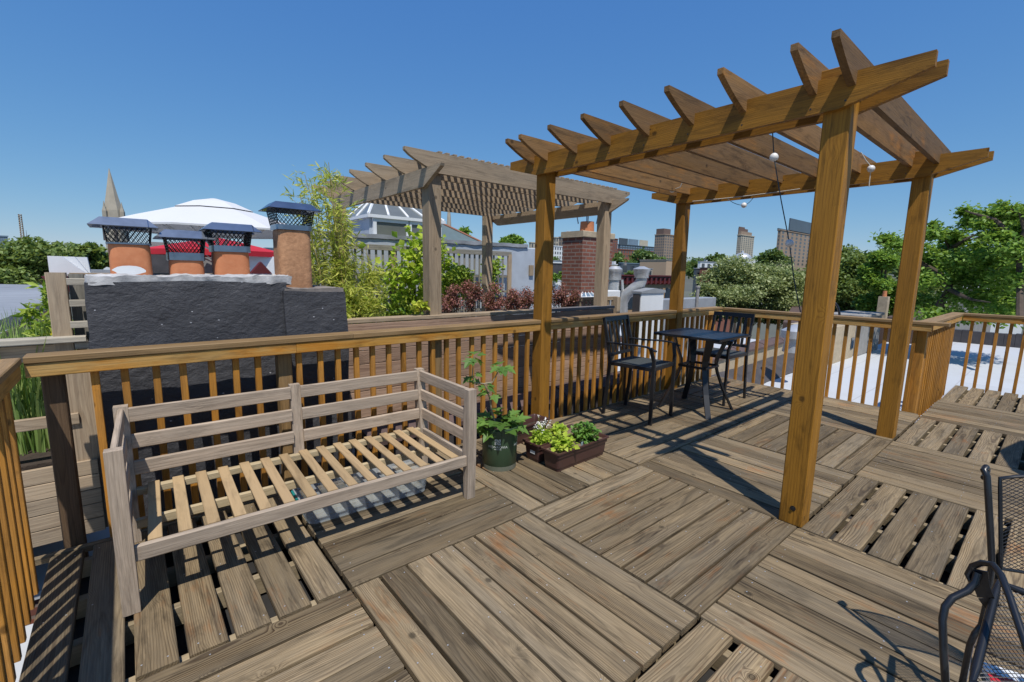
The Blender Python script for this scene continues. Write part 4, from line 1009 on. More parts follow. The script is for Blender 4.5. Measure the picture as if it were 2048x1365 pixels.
for i, (px, py, Y, rx, rz, lab) in enumerate(((905, 600, 2.62, .21, .24, 'purple-leaved shrub right behind the weathered post with yellow-green leaves at its foot'),
        (945, 592, 2.62, .20, .27, 'fullest purple-leaved shrub below the far weathered pergola post'), (985, 600, 2.64, .19, .22, 'purple-leaved shrub in front of trellis end'),
        (1022, 603, 2.66, .17, .20, 'purple-leaved shrub before the silver wall'), (1055, 600, 2.68, .17, .24, 'purple-leaved shrub close against orange pergola post'),
        (1118, 592, 2.72, .20, .27, 'purple-leaved shrub standing below the white parapet'), (1148, 602, 2.74, .18, .20, 'purple-leaved shrub near the glass skylight'))):
    c = RY(px, py, Y); bush('purple_shrub', lab, tuple(c), (rx, .20, rz), 2000, .019, M['barberry'], group='purple shrubs behind the plank wall', base=c.z-rz*1.1, lobes=12, ln=1.3)
c = RY(842, 612, 2.27); bush('lime_creeper', 'small creeper with large yellow-green leaves at foot of weathered post', tuple(c), (.12, .06, .075), 75, .045, M['lime'], ln=1.3, cat='creeper', base=c.z-.10, stems=4)
def vine(name, label, pts, Y, n, size, m, spread, cat='vine'):
    P = [RY(px, py, Y) for px, py in pts]; t = thing(name, label, cat, tuple(P[0]), 0); b = MB(); A = []
    for p, q in zip(P, P[1:]):
        b.tube([p, p.lerp(q, .5)+Vector((RNG.uniform(-.05, .05), 0, 0)), q], .008, 5)
        k = int(n*(q-p).length/sum((y-x).length for x, y in zip(P, P[1:])))
        for _ in range(k): A.append(np.array(p.lerp(q, RNG.random()))+NPR.normal(size=3)*np.array([spread, spread*.5, spread]))
    b.build('stem', M['bark'], t); leaves('foliage', np.array(A), size, m, t, ln=1.25, up=.2); return t
vine('grape_vine', 'broad-leaved vine climbing the grey trellis behind the bamboo', [(790, 635), (812, 600), (790, 560), (770, 540), (800, 550), (835, 520), (845, 490), (825, 500), (840, 540), (828, 580), (838, 620), (870, 560), (878, 500)], 6.0, 900, .105, M['vine'], .20)
vine('low_vine', 'low leafy vine along the foot of the trellis', [(740, 628), (770, 618), (800, 630), (830, 628)], 5.8, 360, .085, M['shrub'], .15)
c = RY(918, 560, 5.6); bush('green_shrub', 'rounded yellow-green shrub in front of the grey trellis', tuple(c), (.52, .35, .44), 1700, .055, M['shrub'], lobes=14, base=.05)
c = RY(893, 530, 5.7); bush('green_shrub', 'loose leafy shrub just right of the near weathered post', tuple(c), (.16, .2, .62), 280, .045, M['vine'], lobes=5, base=.05)
c = RY(985, 545, 6.05); bush('young_tree', 'slender young leafy tree by the far weathered pergola post', tuple(c), (.36, .2, .62), 440, .066, M['shrub'], lobes=9, base=.05, stems=14)

# ---------------------------------------------------------------- trellis, silver wall, glazed bulkhead
TR = thing('grey_trellis', 'grey slatted trellis fence in front of the silver wall', 'trellis', (2.2, 6.35, 0))
xr = RY(1022, 505, 6.35).x; zt = RY(1000, 504, 6.35).z; xl = RY(600, 560, 6.35).x
MB().board((xl, 6.35, zt-.04), (xr, 6.35, zt-.04), (0, 0, 1), .10, .05).build('top_rail', M['greyfence'], TR)
MB().board((xr-.04, 6.35, .0), (xr-.04, 6.35, zt-.05), (1, 0, 0), .10, .06).build('end_post', M['weather'], TR)
for x in (1.75, 3.3): MB().board((x, 6.36, .0), (x, 6.36, zt-.09), (1, 0, 0), .09, .05).build('post', M['weather'], TR)
k = 0; x = xl+.05
while x < xr-.1:
    MB().board((x, 6.375, .05), (x, 6.375, zt-.09), (1, 0, 0), .042, .02).build('slat', M['greyfence'], TR); x += .135
for z in (.35, .75, 1.15, 1.5): MB().board((xl, 6.395, z), (xr-.08, 6.395, z), (0, 0, 1), .05, .018).build('cross_slat', M['greyfence'], TR)
SW = thing('silver_wall', 'aluminium-painted parapet wall rising behind trellis and vines', 'wall', (1.8, 6.75, ZR))
xe = RY(1071, 500, 6.62).x; xw = RY(588, 490, 6.62).x; zw = RY(1040, 495, 6.62).z
MB().box((xw, 6.62, ZR), (xe, 6.94, zw), bev=.02).build('wall_face', M['silver2'], SW)
rough('crumpled_coping', (xw, 6.585, zw-.005), (xe-.28, 6.97, zw+.075), 90, .018, M['silver'], SW, 3.)
MB().box((xe-.22, 6.57, RY(1035, 540, 6.6).z-.14), (xe-.09, 6.615, RY(1035, 540, 6.6).z+.12)).build('wall_box', M['weather'], SW)
def win(b, lo, hi): b.box(lo, hi); return b
x0, y0, x1, y1, z1 = block(695, 738, 882, 432, 9.7)
zb0 = RD(738, 492, 9.7).z
GB = thing('glazed_bulkhead', 'white-framed rooftop bulkhead with two dusty windows and glass roof', 'bulkhead', (x0, y0, zb0))
MB().box((x0, y0, ZR), (x1, y0+1.6, z1), bev=.01).build('bulkhead_wall', M['silver2'], GB)
hh = z1-zb0
for i in range(2):
    a0 = x0+.13+i*(x1-x0-.1)/2; a1 = a0+(x1-x0)/2-.17
    f = MB().box((a0, y0-.03, zb0+.05), (a1, y0+.001, z1-.10)).build('window', M['screenglass'], GB)
    f2 = MB()
    f2.box((a0-.07, y0-.055, zb0+.0), (a0, y0-.004, z1-.03)); f2.box((a1, y0-.055, zb0), (a1+.07, y0-.004, z1-.03)); f2.box((a0, y0-.052, zb0), (a1, y0-.004, zb0+.05)); f2.box((a0, y0-.052, z1-.10), (a1, y0-.004, z1-.03))
    o = f2.build('frame', M['white'], None); o.parent = f; o.location = -GB.location
b = MB(); b.box((x0-.06, y0-.09, z1-.03), (x1+.06, y0+1.66, z1+.03)); b.build('eave', M['white'], GB)
ax = (x0+x1)/2; b = MB(); rz_ = z1+.55
v8 = [(x0-.04, y0-.06, z1+.03), (x1+.04, y0-.06, z1+.03), (x1+.04, y0+1.64, z1+.03), (x0-.04, y0+1.64, z1+.03), (x0+.5, y0+.8, rz_), (x1-.5, y0+.8, rz_)]
b.add(v8, [(0, 1, 5, 4), (1, 2, 5), (2, 3, 4, 5), (3, 0, 4)]); b.build('roof_glazing', M['screenglass'], GB)
b = MB()
for t_ in (0, .25, .5, .75, 1):
    b.tube([Vector(v8[0]).lerp(Vector(v8[1]), t_), Vector(v8[4]).lerp(Vector(v8[5]), t_)], .03, 5)
for t_ in (.35, .7): b.tube([Vector(v8[0]).lerp(Vector(v8[3]), t_), Vector(v8[4])], .025, 5)
b.build('glazing_bar', M['white'], GB)
rough('bulkhead_base_flashing', (x0-.1, y0-.16, zb0-.16), (x1+.1, y0+.02, zb0-.0), 40, .02, M['silver'], GB, 3.)

# ================================================================ parasols beyond the chimney
def parasol(label, apx, apy, halfpx, dropx, d, m, group, valance=.14, two=True, rot=.2, foot=ZR):
    c = RD(apx, apy, d); r = PXM(d, halfpx)*1.02; h = PXM(d, dropx)
    t = thing('parasol', label, 'parasol', (c.x, c.y, foot), 0, group); n = 8
    def ringp(q, z, sc=1.): return [Vector((c.x+r*q*math.cos(rot+2*math.pi*k/n), c.y+r*q*math.sin(rot+2*math.pi*k/n), z)) for k in range(n)]
    top = c.z; rings = [(.02, top-.07*h), (.35, top-.355*h), (.7, top-.69*h), (1., top-h)]
    b = MB(); vs = []
    for q, z in rings: vs += ringp(q, z)
    vs += ringp(1.0, top-h-valance); m_ = len(rings)
    fs = [(i*n+k, i*n+(k+1) % n, (i+1)*n+(k+1) % n, (i+1)*n+k) for i in range(m_) for k in range(n)]
    b.add(vs, fs); b.build('canopy', M[m], t)
    if two:
        b = MB(); vs = ringp(.03, top)+ringp(.2, top-.12*h)+ringp(.375, top-.345*h); fs = [(i*n+k, i*n+(k+1) % n, (i+1)*n+(k+1) % n, (i+1)*n+k) for i in range(2) for k in range(n)]+[tuple(range(n))]
        b.add(vs, fs); b.build('vent_cap', M[m], t)
    MB().tube([(c.x, c.y, foot), (c.x, c.y, top-.1*h)], .025, 10).build('pole', M['alu'], t)
    for k in range(n):
        a = Vector((c.x, c.y, top-h-.35)); e = ringp(.62, top-.66*h)[k]; MB().tube([a, e], .010, 5).build('strut', M['alu'], t)
    MB().lathe([(.30, 0), (.30, .05), (.05, .09), (.04, .3)], (c.x, c.y, foot), 16).build('base', M['iron'], t)
    return t
parasol('large white parasol spread behind the capped chimney flues', 428, 398, 150, 52, 8.8, 'canvas', 'parasols', .025, rot=.32)
parasol('red parasol seen through the mesh of the chimney caps', 436, 474, 100, 24, 13.5, 'red', 'parasols', .12, two=False, rot=.1)

# ================================================================ things on the roofs to the left
def simple(name, label, cat, lo, hi, m, part='body', group=None, bev=.01):
    t = thing(name, label, cat, ((lo[0]+hi[0])/2, (lo[1]+hi[1])/2, lo[2]), 0, group); MB().box(lo, hi, bev=bev).build(part, M[m], t); return t
# ridged white rooflight with red cornice
x0, y0, x1, y1, z1 = block(92, 97, 178, 552, 13.); zt = RD(97, 512, 13.).z
t = thing('ridged_rooflight', 'white ridged sawtooth rooflight above a dark red cornice', 'rooflight', (x0, y0, z1))
for k in range(3):
    a = x0+(x1-x0)*.30*k; e = a+(x1-x0)*.31
    MB().prism([(0, 0), ((x1-a), 0), (e-a+.02, zt-z1), (.0, zt-z1)], (a, y0+.35+.3*k, z1), (1, 0, 0), (0, 0, 1), (0, 1, 0), .3).build('ridge', M['white'], t)
redm = plain('oxblood_paint', (.12, .018, .018), .5); M['oxred'] = redm
b = MB(); b.prism([(0, 0), (.2, -.30), (x1-x0, -.30), (x1-x0+.1, 0)], (x0-.05, y0, z1), (1, 0, 0), (0, 0, 1), (0, 1, 0), 1.2); b.build('cornice', M['oxred'], t)
simple('stair_bulkhead', 'grey rooftop bulkhead with pale green edge behind the flues', 'bulkhead', *(lambda q: ((q[0], q[1], ZR), (q[2], q[1]+3, q[4])))(block(296, 300, 430, 484, 15.)), 'concrete')
simple('dark_rooftop_box', 'dark grey clad box between the two left flues', 'rooftop box', *(lambda q: ((q[0], q[1], ZR), (q[2], q[1]+2, q[4])))(block(296, 300, 345, 509, 12.)), 'tarflat')
simple('white_parapet', 'long white parapet beyond the red parasol', 'parapet', *(lambda q: ((q[0], q[1], ZR), (q[2], q[1]+.4, q[4])))(block(488, 490, 640, 512, 12.5)), 'white')
c = RD(520, 524, 11.5); t = thing('small_gable', 'small red-framed triangular gable before white parapet', 'gable', (c.x, c.y, c.z-.5)); s = PXM(11.5, 17)
b = MB(); b.prism([(-s, -.26), (s, -.26), (0, 0)], c, (1, 0, 0), (0, 0, 1), (0, 1, 0), .2); b.build('gable_face', M['oxred'], t)
c = RD(160, 530, 22); simple('white_shed', 'small white rooftop shed with grey roof beyond the screen', 'shed', (c.x-.2, c.y, ZR), (c.x+1.1, c.y+1.5, RD(180, 540, 22).z), 'silver')

# ================================================================ trees
def tree(label, px, ytop, ybot, d, wpx, n, size, m, group=None, lobes=18, name='leafy_tree', trunk_to=-13., ln=1.5, dw=.9, limb=6):
    c = RD(px, (ytop+ybot)/2, d); rx = PXM(d, wpx/2); rz = PXM(d, (ybot-ytop)/2)
    t = thing(name, label, 'tree', (c.x, c.y, trunk_to), 0, group)
    cs_ = blob(c, (rx*.74, rx*.74*dw, rz*.76), lobes, .62); A = []
    for q in cs_:
        rr = RNG.uniform(.24, .42); A.append(blob(q, (rx*rr, rx*rr, min(rz, rx)*rr*.9), n//lobes, .5))
    leaves('crown', np.concatenate(A), size, m, t, ln=ln, up=.5)
    b = MB(); bs_ = Vector((c.x, c.y, trunk_to)); mid = Vector(c)-Vector((0, 0, rz*.6)); r0 = max(.12, rx*.07)
    b.tube([bs_, bs_.lerp(mid, .5)+Vector((RNG.uniform(-.2, .2), 0, 0)), mid, Vector(c)+Vector((0, 0, rz*.3))], [r0*1.3, r0, r0*.8, r0*.3], 8)
    for q in cs_[:limb]: b.tube([mid, mid.lerp(Vector(q), .5)+Vector((0, 0, .1*rz)), Vector(q)], [r0*.55, r0*.35, r0*.12], 6)
    b.build('trunk', M['bark'], t, smooth=True); return t
G1 = 'trees between the houses'
tree('dark leafy tree at far left above silver parapet', 40, 496, 600, 17, 165, 16000, .072, M['treeA'], G1, 22)
tree('small leafy tree beyond the ridged rooflight', 150, 497, 545, 34, 100, 3500, .20, M['treeA'], G1, 14)
tree('round leafy tree above the silver wall', 1024, 470, 512, 26, 56, 3200, .15, M['treeC'], G1, 14)
tree('small tree top behind the copper roof', 926, 455, 500, 32, 34, 1200, .20, M['treeC'], G1, 8)
tree('wide pale-flowering tree mass behind the cafe corner', 1500, 516, 650, 27, 225, 42000, .088, M['treeB'], G1, 34)
tree('pale-flowering tree low beside the vent pipe', 1420, 566, 650, 24, 95, 13000, .08, M['treeB'], G1, 16)
tree('pale-flowering tree behind the big front post', 1600, 520, 650, 31, 150, 20000, .10, M['treeB'], G1, 22)
tree('dark green tree between the two right pergola posts', 1700, 500, 640, 26, 130, 24000, .088, M['treeA'], G1, 22)
tree('green tree just left of the rear pergola post', 1768, 494, 640, 23, 90, 15000, .085, M['treeC'], G1, 18)
for i, (px, yt, yb, d, wp, lab) in enumerate(((1105, 509, 545, 150, 60, 'small street tree before pale apartment blocks'), (1145, 505, 548, 140, 60, 'rounder street tree left of brick chimney'),
        (1245, 503, 545, 130, 60, 'leafy tree right of the brick chimney'), (1285, 498, 540, 150, 66, 'tallest leafy tree before the glass building'), (1262, 530, 570, 85, 34, 'small bushy tree behind the silver vent pipes'),
        (1325, 512, 545, 150, 50, 'leafy tree beside the brown apartment tower'), (1420, 518, 560, 170, 70, 'round tree in front of the domed building'), (1437, 498, 545, 190, 40, 'pointed tree standing above its neighbours'),
        (1398, 520, 560, 140, 50, 'street tree right of the corner pergola post'), (1545, 498, 545, 170, 60, 'tree beside the long hotel block'), (1480, 520, 560, 120, 60, 'tree below the dome'))):
    tree(lab, px, yt, yb, d, wp, 1500, PXM(d, 4.2), M['treeF'], 'street trees far off', 12, limb=3, ln=1.3)

# tall tree at the right with open branches
RT = thing('tall_open_tree', 'tall open-branched green tree at right beyond the outer railing', 'tree', tuple(RD(1960, 640, 17)), 0, G1)
D0 = 17.
def q_(px, py, dd_=0.): return RD(px, py, D0+dd_)
root_ = q_(1880, 650); root_.z = -13
br = [[root_, q_(1868, 660), q_(1880, 610), q_(1898, 578), q_(1875, 545), q_(1850, 530), q_(1800, 500), q_(1765, 482)],
      [q_(1898, 578), q_(1920, 590, -1), q_(1945, 600, -1), q_(1980, 605, -2)],
      [q_(1898, 578), q_(1905, 540, .5), q_(1900, 500, .5), q_(1885, 470), q_(1870, 455)],
      [q_(1900, 500, .5), q_(1930, 480), q_(1960, 465)],
      [RD(2040, 640, 15), q_(2040, 560, -1), q_(2036, 500, -1), q_(2025, 475, -1), q_(2000, 460, -.5), q_(1970, 470), q_(1940, 480)],
      [q_(2036, 500, -1), q_(2050, 460, -1), q_(2040, 430, -1), q_(2015, 415, -1)],
      [q_(2025, 475, -1), q_(1990, 440, -1), q_(1955, 430, -1), q_(1930, 422, -1)],
      [q_(2050, 460, -1), q_(2080, 430, -1), q_(2090, 400, -1)],
      [q_(2000, 460, -.5), q_(1975, 455, 0), q_(1945, 452, 0)]]
b = MB()
for p in br: b.tube(p, [.085*(1-.85*i/(len(p)-1))*(1.5 if p[0].z < -5 else .8) for i in range(len(p))], 7)
b.build('branch', M['bark'], RT, smooth=True)
A, Dr = [], []
def tuftpx(px, py, rpx, n, dd_=0., flat=.45, d0=None):
    c = np.array(RD(px, py, (d0 or D0)+dd_)); r = PXM(d0 or D0, rpx*(.80 if py > 490 else .70)); q = blob(c, (r, r, r*flat), n, .35); A.append(q)
for px, py, r, n in ((1775, 480, 22, 170), (1800, 492, 26, 230), (1835, 498, 26, 260), (1862, 470, 18, 170), (1868, 452, 10, 70), (1845, 520, 34, 380), (1900, 470, 22, 190), (1890, 500, 30, 330),
        (1920, 482, 20, 160), (1880, 545, 36, 420), (1850, 560, 34, 380), (1930, 520, 40, 480), (1915, 560, 38, 420), (1960, 500, 34, 360), (1840, 600, 34, 340), (1870, 630, 30, 280), (1960, 560, 44, 560), (1990, 520, 36, 380), (1940, 600, 40, 430), (1990, 590, 44, 520), (2030, 560, 44, 520), (2020, 610, 42, 460), (1925, 632, 30, 220), (1985, 630, 34, 300), (2040, 620, 40, 380),
        (1930, 425, 16, 110), (1950, 432, 18, 140), (1940, 447, 20, 140), (1965, 452, 18, 130), (1985, 428, 20, 170), (2003, 415, 12, 90), (2010, 440, 26, 260), (2035, 425, 22, 220), (2030, 470, 34, 420), (2000, 475, 24, 220), (2040, 500, 38, 480), (1975, 475, 16, 100), (2060, 450, 40, 500), (2080, 420, 30, 300), (2090, 520, 50, 600)):
    tuftpx(px, py, r, int(n*(.55 if py > 495 else .8)), RNG.uniform(-1.2, 1.2))
A2 = [a_ if i % 1 else np.concatenate([a_, a_+NPR.normal(size=a_.shape)*.06, a_+NPR.normal(size=a_.shape)*.08]) for i, a_ in enumerate(A)]
leaves('crown', np.concatenate(A2), .066, M['treeC'], RT, ln=1.7, up=.6)
tree('dense green tree behind the tall open tree', 1850, 540, 660, 34, 110, 9000, .11, M['treeA'], G1, 26)

# ================================================================ buildings
def wparts(t, off, lo, hi, face, nx, nz, m='glass', fw=.5, fh=.6, zlo=.0, proud=.04):
    """a grid of windows on one face ('x' faces -x, 'y' faces -y), each a part of its own"""
    if face == 'y': a0, a1 = lo[0], hi[0]
    else: a0, a1 = lo[1], hi[1]
    z0 = lo[2]+(hi[2]-lo[2])*zlo; w_ = (a1-a0)/nx; h_ = (hi[2]-z0)/nz; proto = None
    for i in range(nx):
        for k in range(nz):
            c = a0+w_*(i+.5); z = z0+h_*(k+.5)
            p = Vector((c, lo[1], z)) if face == 'y' else Vector((lo[0], c, z))
            if proto is None:
                b = MB(); e = proud
                if face == 'y': b.box((-w_*fw/2, -e, -h_*fh/2), (w_*fw/2, .02, h_*fh/2))
                else: b.box((-e, -w_*fw/2, -h_*fh/2), (.02, w_*fw/2, h_*fh/2))
                proto = b.build('window', M[m], t, local=True); o = proto
            else:
                o = proto.copy(); COL.objects.link(o); o.parent = t
            o.location = p-t.location
def building(label, xl, xc, xr, ytop, ybot, d, m, wx=(0, 0), wy=(0, 0), name='apartment_block', group=None, roof=None, win='glass', fw=.5, fh=.6, par=.02):
    x0, y0, x1, y1, z1 = block(xl, xc, xr, ytop, d); zb = RD(xc, ybot, d).z
    t = thing(name, label, 'building', (x0, y0, zb), 0, group); b = MB(); b.box((x0, y0, min(zb, -13)), (x1, y1, z1)); b.build('wall', M[m], t)
    pz = PXM(d, 1.6); MB().box((x0-pz*.5, y0-pz*.5, z1), (x1+pz*.5, y1+pz*.5, z1+pz*.9)).build('roof', M[roof or m], t)
    lo, hi = (x0, y0, zb), (x1, y1, z1)
    if wx[0]: wparts(t, 0, lo, hi, 'x', wx[0], wx[1], win, fw, fh)
    if wy[0]: wparts(t, 0, lo, hi, 'y', wy[0], wy[1], win, fw, fh)
    return t, (x0, y0, x1, y1, z1)
M['cream'] = plain('cream_brick', (.52, .47, .37), .9, 0., .12, .3); M['tanb'] = plain('tan_brick', (.36, .27, .20), .9, 0., .12, .3)
M['brownb'] = plain('brown_brick', (.17, .115, .095), .9, 0., .12, .3); M['redb'] = plain('red_brick_far', (.26, .10, .065), .9, 0., .15, .3)
M['steel'] = plain('blue_grey_facade', (.09, .11, .13), .35, .1, .2, .5); M['beige'] = plain('beige_siding', (.50, .36, .24), .8, 0., .06, .5)
M['bluegl'] = plain('blue_glass_facade', (.22, .30, .38), .25, .2, .15, .3); M['wingrey'] = plain('distant_window', (.10, .11, .12), .3, 0., .2, 1.)
M['stone'] = plain('pale_stone', (.40, .36, .29), .9, 0., .2, .6); M['slate'] = plain('slate_roof', (.10, .085, .08), .8, 0., .2, .8)
building('pale apartment block half hidden by orange pergola post', 1058, 1062, 1080, 486, 530, 420, 'cream', (0, 0), (3, 4), win='wingrey')
building('white-grey apartment block at the foot of the tall tan one', 1090, 1094, 1128, 492, 545, 400, 'white', (0, 0), (7, 6), win='wingrey')
building('tall tan apartment block left of the brick chimney', 1118, 1138, 1168, 474, 540, 470, 'tanb', (4, 8), (7, 8), win='wingrey')
t, q = building('cream apartment wing with a white water-tank tower', 1104, 1112, 1142, 476, 540, 500, 'cream', (2, 7), (6, 7), win='wingrey')
c0, c1_ = RY(1140, 462, q[1]), RY(1151, 476, q[1]); MB().box((c0.x, q[1]+2, q[4]), (c1_.x, max(q[3]-.5, q[1]+3), c0.z)).build('tank_tower', M['white'], t)
building('red-brown apartment block right of the brick chimney', 1214, 1220, 1236, 478, 505, 480, 'redb', (0, 0), (4, 6), win='wingrey')
t, q = building('long dark modern block with stepped glass penthouses', 1236, 1240, 1309, 490, 505, 620, 'steel', (0, 0), (14, 3), win='bluegl', fw=.7)
for a, e, yt, mm in ((1243, 1260, 476, 'steel'), (1262, 1281, 478, 'bluegl'), (1284, 1300, 480, 'cream')):
    c0, c1_ = RY(a, yt, q[1]), RY(e, yt, q[1]); c0.x = max(c0.x, q[0]+1.); yb_ = q[3]-.5; MB().box((c0.x, q[1]+3, q[4]), (c1_.x, max(yb_, q[1]+4.), c0.z)).build('penthouse', M[mm], t)
building('low red brick row below the dark modern block', 1226, 1230, 1312, 499, 515, 520, 'redb', (0, 0), (16, 2), win='wingrey')
t, q = building('brown and tan twin-toned apartment tower with rooftop turret', 1310, 1330, 1354, 470, 520, 430, 'tanb', (5, 9), (5, 9), win='wingrey')
c0, c1_ = RY(1332, 457, q[1]), RY(1345, 470, q[1]); MB().box((c0.x, q[1]+2, q[4]), (c1_.x, max(q[3]-.5, q[1]+3), c0.z)).build('turret', M['brownb'], t)
t, q = building('slim tan high-rise tower standing alone above the dome', 1475, 1483, 1509, 471, 520, 640, 'cream', (3, 13), (6, 13), win='wingrey', fw=.45)
for a, e, yt, o_ in ((1480, 1506, 462, 1.), (1484, 1503, 456, 4.), (1489, 1500, 453, 6.)):
    c0, c1_ = RY(a, yt, q[1]), RY(e, yt, q[1]); c0.x = max(c0.x, q[0]+1.); yb_ = q[3]-.5; MB().box((c0.x, q[1]+o_, q[4]), (min(c1_.x, q[2]-o_*.3), max(yb_-o_*.3, q[1]+o_+1), c0.z)).build('crown_tier', M['brownb' if o_ > 1 else 'tanb'], t)
t, q = building('broad tan hotel-like block with dark scaffolded top behind front post', 1556, 1562, 1640, 461, 530, 520, 'tanb', (1, 9), (9, 9), win='wingrey', fw=.4)
for a, e, yt in ((1566, 1640, 456), (1590, 1640, 436)):
    c0, c1_ = RY(a, yt, q[1]), RY(e, yt, q[1]); c0.x = max(c0.x, q[0]+1.); yb_ = q[3]-.5; MB().box((c0.x, q[1]+4, q[4]), (min(c1_.x, q[2]), max(yb_, q[1]+5), c0.z)).build('rooftop_tier', M['steel'], t)
c = RD(1485, 510, 330); t = thing('domed_hall', 'building with a low silver dome beyond the pale trees', 'building', (c.x, c.y, c.z-14)); r = PXM(330, 15)
MB().lathe([(r, -4), (r, -2.), (r*.96, -2+r*.14), (r*.8, -2+r*.33), (r*.5, -2+r*.5), (r*.14, -2+r*.58), (r*.10, -2+r*.8), (.1, -2+r*.86)], (c.x, c.y, c.z), 24).build('dome', M['alu'], t, smooth=True)
MB().box((c.x-r*1.25, c.y-r*1.25, c.z-22), (c.x+r*1.25, c.y+r*1.25, c.z-3)).build('drum_wall', M['white'], t)
# nearer roofscape on the right of the brick chimney
t, q = building('beige sided rooftop block with two-tone faces', 1280, 1333, 1347, 521, 552, 75, 'beige', roof='concrete', name='rooftop_block')
t, q = building('brownstone with heavy dark red cornice and arched windows', 1230, 1232, 1360, 551, 600, 42, 'stone', name='brownstone', roof='oxred')
x0, y0, x1, y1, z1 = q; sandm = plain('warm_brownstone', (.42, .27, .15), .9, 0., .15, 2.); 
MB().box((x0-.1, y0-.06, -13), (x1+.1, y0-.002, z1-.75)).build('facade', sandm, t)
MB().prism([(0, 0), (.28, .15), (.30, .72), (.48, .80), (.48, .90), (0, .90)], ((x0+x1)/2, y0, z1-.85), (0, -1, 0), (0, 0, 1), (1, 0, 0), x1-x0+.4).build('cornice', M['oxred'], t)
nb = 7
for k in range(nb):
    xc = x0+(x1-x0)*(k+.5)/nb; w_ = (x1-x0)/nb*.30; zt = z1-1.35
    o = [(-w_, -1.6), (w_, -1.6), (w_, 0)]+[(w_*math.cos(a), w_*.6*math.sin(a)) for a in np.linspace(.3, 2.84, 7)]+[(-w_, 0)]
    MB().prism(o, (xc, y0-.08, zt-.1), (1, 0, 0), (0, 0, 1), (0, 1, 0), .06).build('window', M['glass'], t)
    for j in range(2):
        xx = x0+(x1-x0)*(k+.25+.5*j)/nb; MB().box((xx-.12, y0-.42, z1-.80), (xx+.12, y0-.05, z1-.2)).build('bracket', M['oxred'], t)
t, q = building('pair of red brick row houses with dark cornice beyond vent pipe', 1400, 1426, 1470, 537, 562, 95, 'redb', (0, 0), (8, 1), roof='tarflat', fw=.35, fh=.55, name='brick_row_house')
building('grey sided house next to red brick row houses', 1388, 1392, 1426, 538, 560, 96, 'steel', roof='silver', name='grey_house')
for i, (a, e, yt, yb, d, mm, rr, lab) in enumerate(((1100, 1160, 522, 545, 105, 'white', 'silver', 'cluttered low white roofs below the pale apartments'), (1175, 1235, 528, 548, 110, 'cream', 'white', 'pale flat-roofed house behind silver vents'),
        (1240, 1300, 527, 548, 120, 'steel', 'bluegl', 'blue-grey flat-roofed house before the street trees'), (1270, 1305, 538, 556, 70, 'stone', 'silver', 'small stone house left of the beige block'), (1398, 1445, 524, 540, 130, 'white', 'silver', 'white flat-roofed house right of the corner post'),
        (1410, 1450, 519, 532, 220, 'white', 'slate', 'distant pale gabled houses under the treeline'), (60, 110, 508, 520, 120, 'redb', 'slate', 'low brick house behind the far left tree'), (200, 235, 505, 520, 140, 'white', 'silver', 'small white house at the foot of the church spire'),
        (1060, 1110, 530, 550, 90, 'cream', 'silver', 'pale low house beside the orange post'), (1690, 1760, 596, 612, 36, 'white', 'silver', 'white roof between the right-hand posts'), (1885, 2060, 572, 620, 48, 'white', 'silver', 'white house glimpsed through the open tree'), (1900, 1990, 606, 640, 36, 'concrete', 'white', 'grey house low behind the open tree'))):
    building(lab, a-2, a+3, e, yt, yb, d, mm, (0, 0), (4, 1), roof=rr, name='flat_roofed_house', group='small houses between the trees')
    # rooftop clutter
for i in range(16):
    px = RNG.uniform(1100, 1300); d = RNG.uniform(95, 125); y = RNG.uniform(522, 534); c = RD(px, y, d); s = PXM(d, RNG.uniform(2, 4))
    simple('rooftop_unit', 'small pale rooftop unit on the distant roofs', 'rooftop unit', (c.x, c.y, c.z-s*1.6), (c.x+s*1.6, c.y+s*1.5, c.z), RNG.choice(['white', 'silver', 'alu', 'concrete']), group='rooftop units on distant roofs', bev=.02)
building('open shed over a white parapet, its dark inside a solid black box', 1100, 1106, 1163, 528, 560, 26, 'tarflat', name='dark_shed_box', roof='tarflat')  # shade inside the open shed is drawn as this solid black box
building('white parapet block behind the purple shrubs', 1098, 1106, 1163, 562, 600, 14, 'white', name='white_block', roof='white')
c = RD(1149, 545, 24); t = thing('stone_dormer', 'little pointed stone dormer beside the dark shed', 'dormer', (c.x, c.y, c.z-.6)); s = PXM(24, 9)
MB().prism([(-s, -s), (s, -s), (s*.9, 0), (0, s*1.1), (-s*.9, 0)], c, (1, 0, 0), (0, 0, 1), (0, 1, 0), .4).build('dormer_face', M['stone'], t)
for px, py in ((1109, 556), (1123, 552), (1143, 556)):
    c = RD(px, py, 13.9); bush('potted_shrub', 'small light green shrub atop the white parapet', tuple(c), (.09, .09, .14), 260, .05, M['treeC'], group='three shrubs atop the white parapet', stems=3, base=c.z-.2)

# brick chimney
x0, y0, x1, y1, z1 = block(1161, 1166, 1226, 474, 9.4)
t = thing('brick_chimney', 'tall old red brick chimney with stone cap and metal hood', 'chimney', (x0, y0, ZR)); dp = .55
MB().box((x0, y0, ZR), (x1, y0+dp, z1)).build('brick_shaft', M['brick'], t)
MB().box((x0-.03, y0-.03, z1), (x1+.03, y0+dp+.03, z1+.12), bev=.01).build('stone_cap', M['stucco'], t)
cx, cy = (x0*.55+x1*.45), y0+dp/2
MB().lathe([(.15, z1+.12), (.14, z1+.34)], (cx, cy, 0), 20).build('clay_pot', M['clay'], t, smooth=True)
MB().box((cx-.24, cy-.24, z1+.56), (cx+.24, cy+.24, z1+.59)).build('hood', M['galv'], t)
for sx in (-1, 1):
    for sy in (-1, 1): MB().tube([(cx+sx*.13, cy+sy*.13, z1+.30), (cx+sx*.17, cy+sy*.17, z1+.57)], .012, 5).build('hood_strut', M['galv'], t)
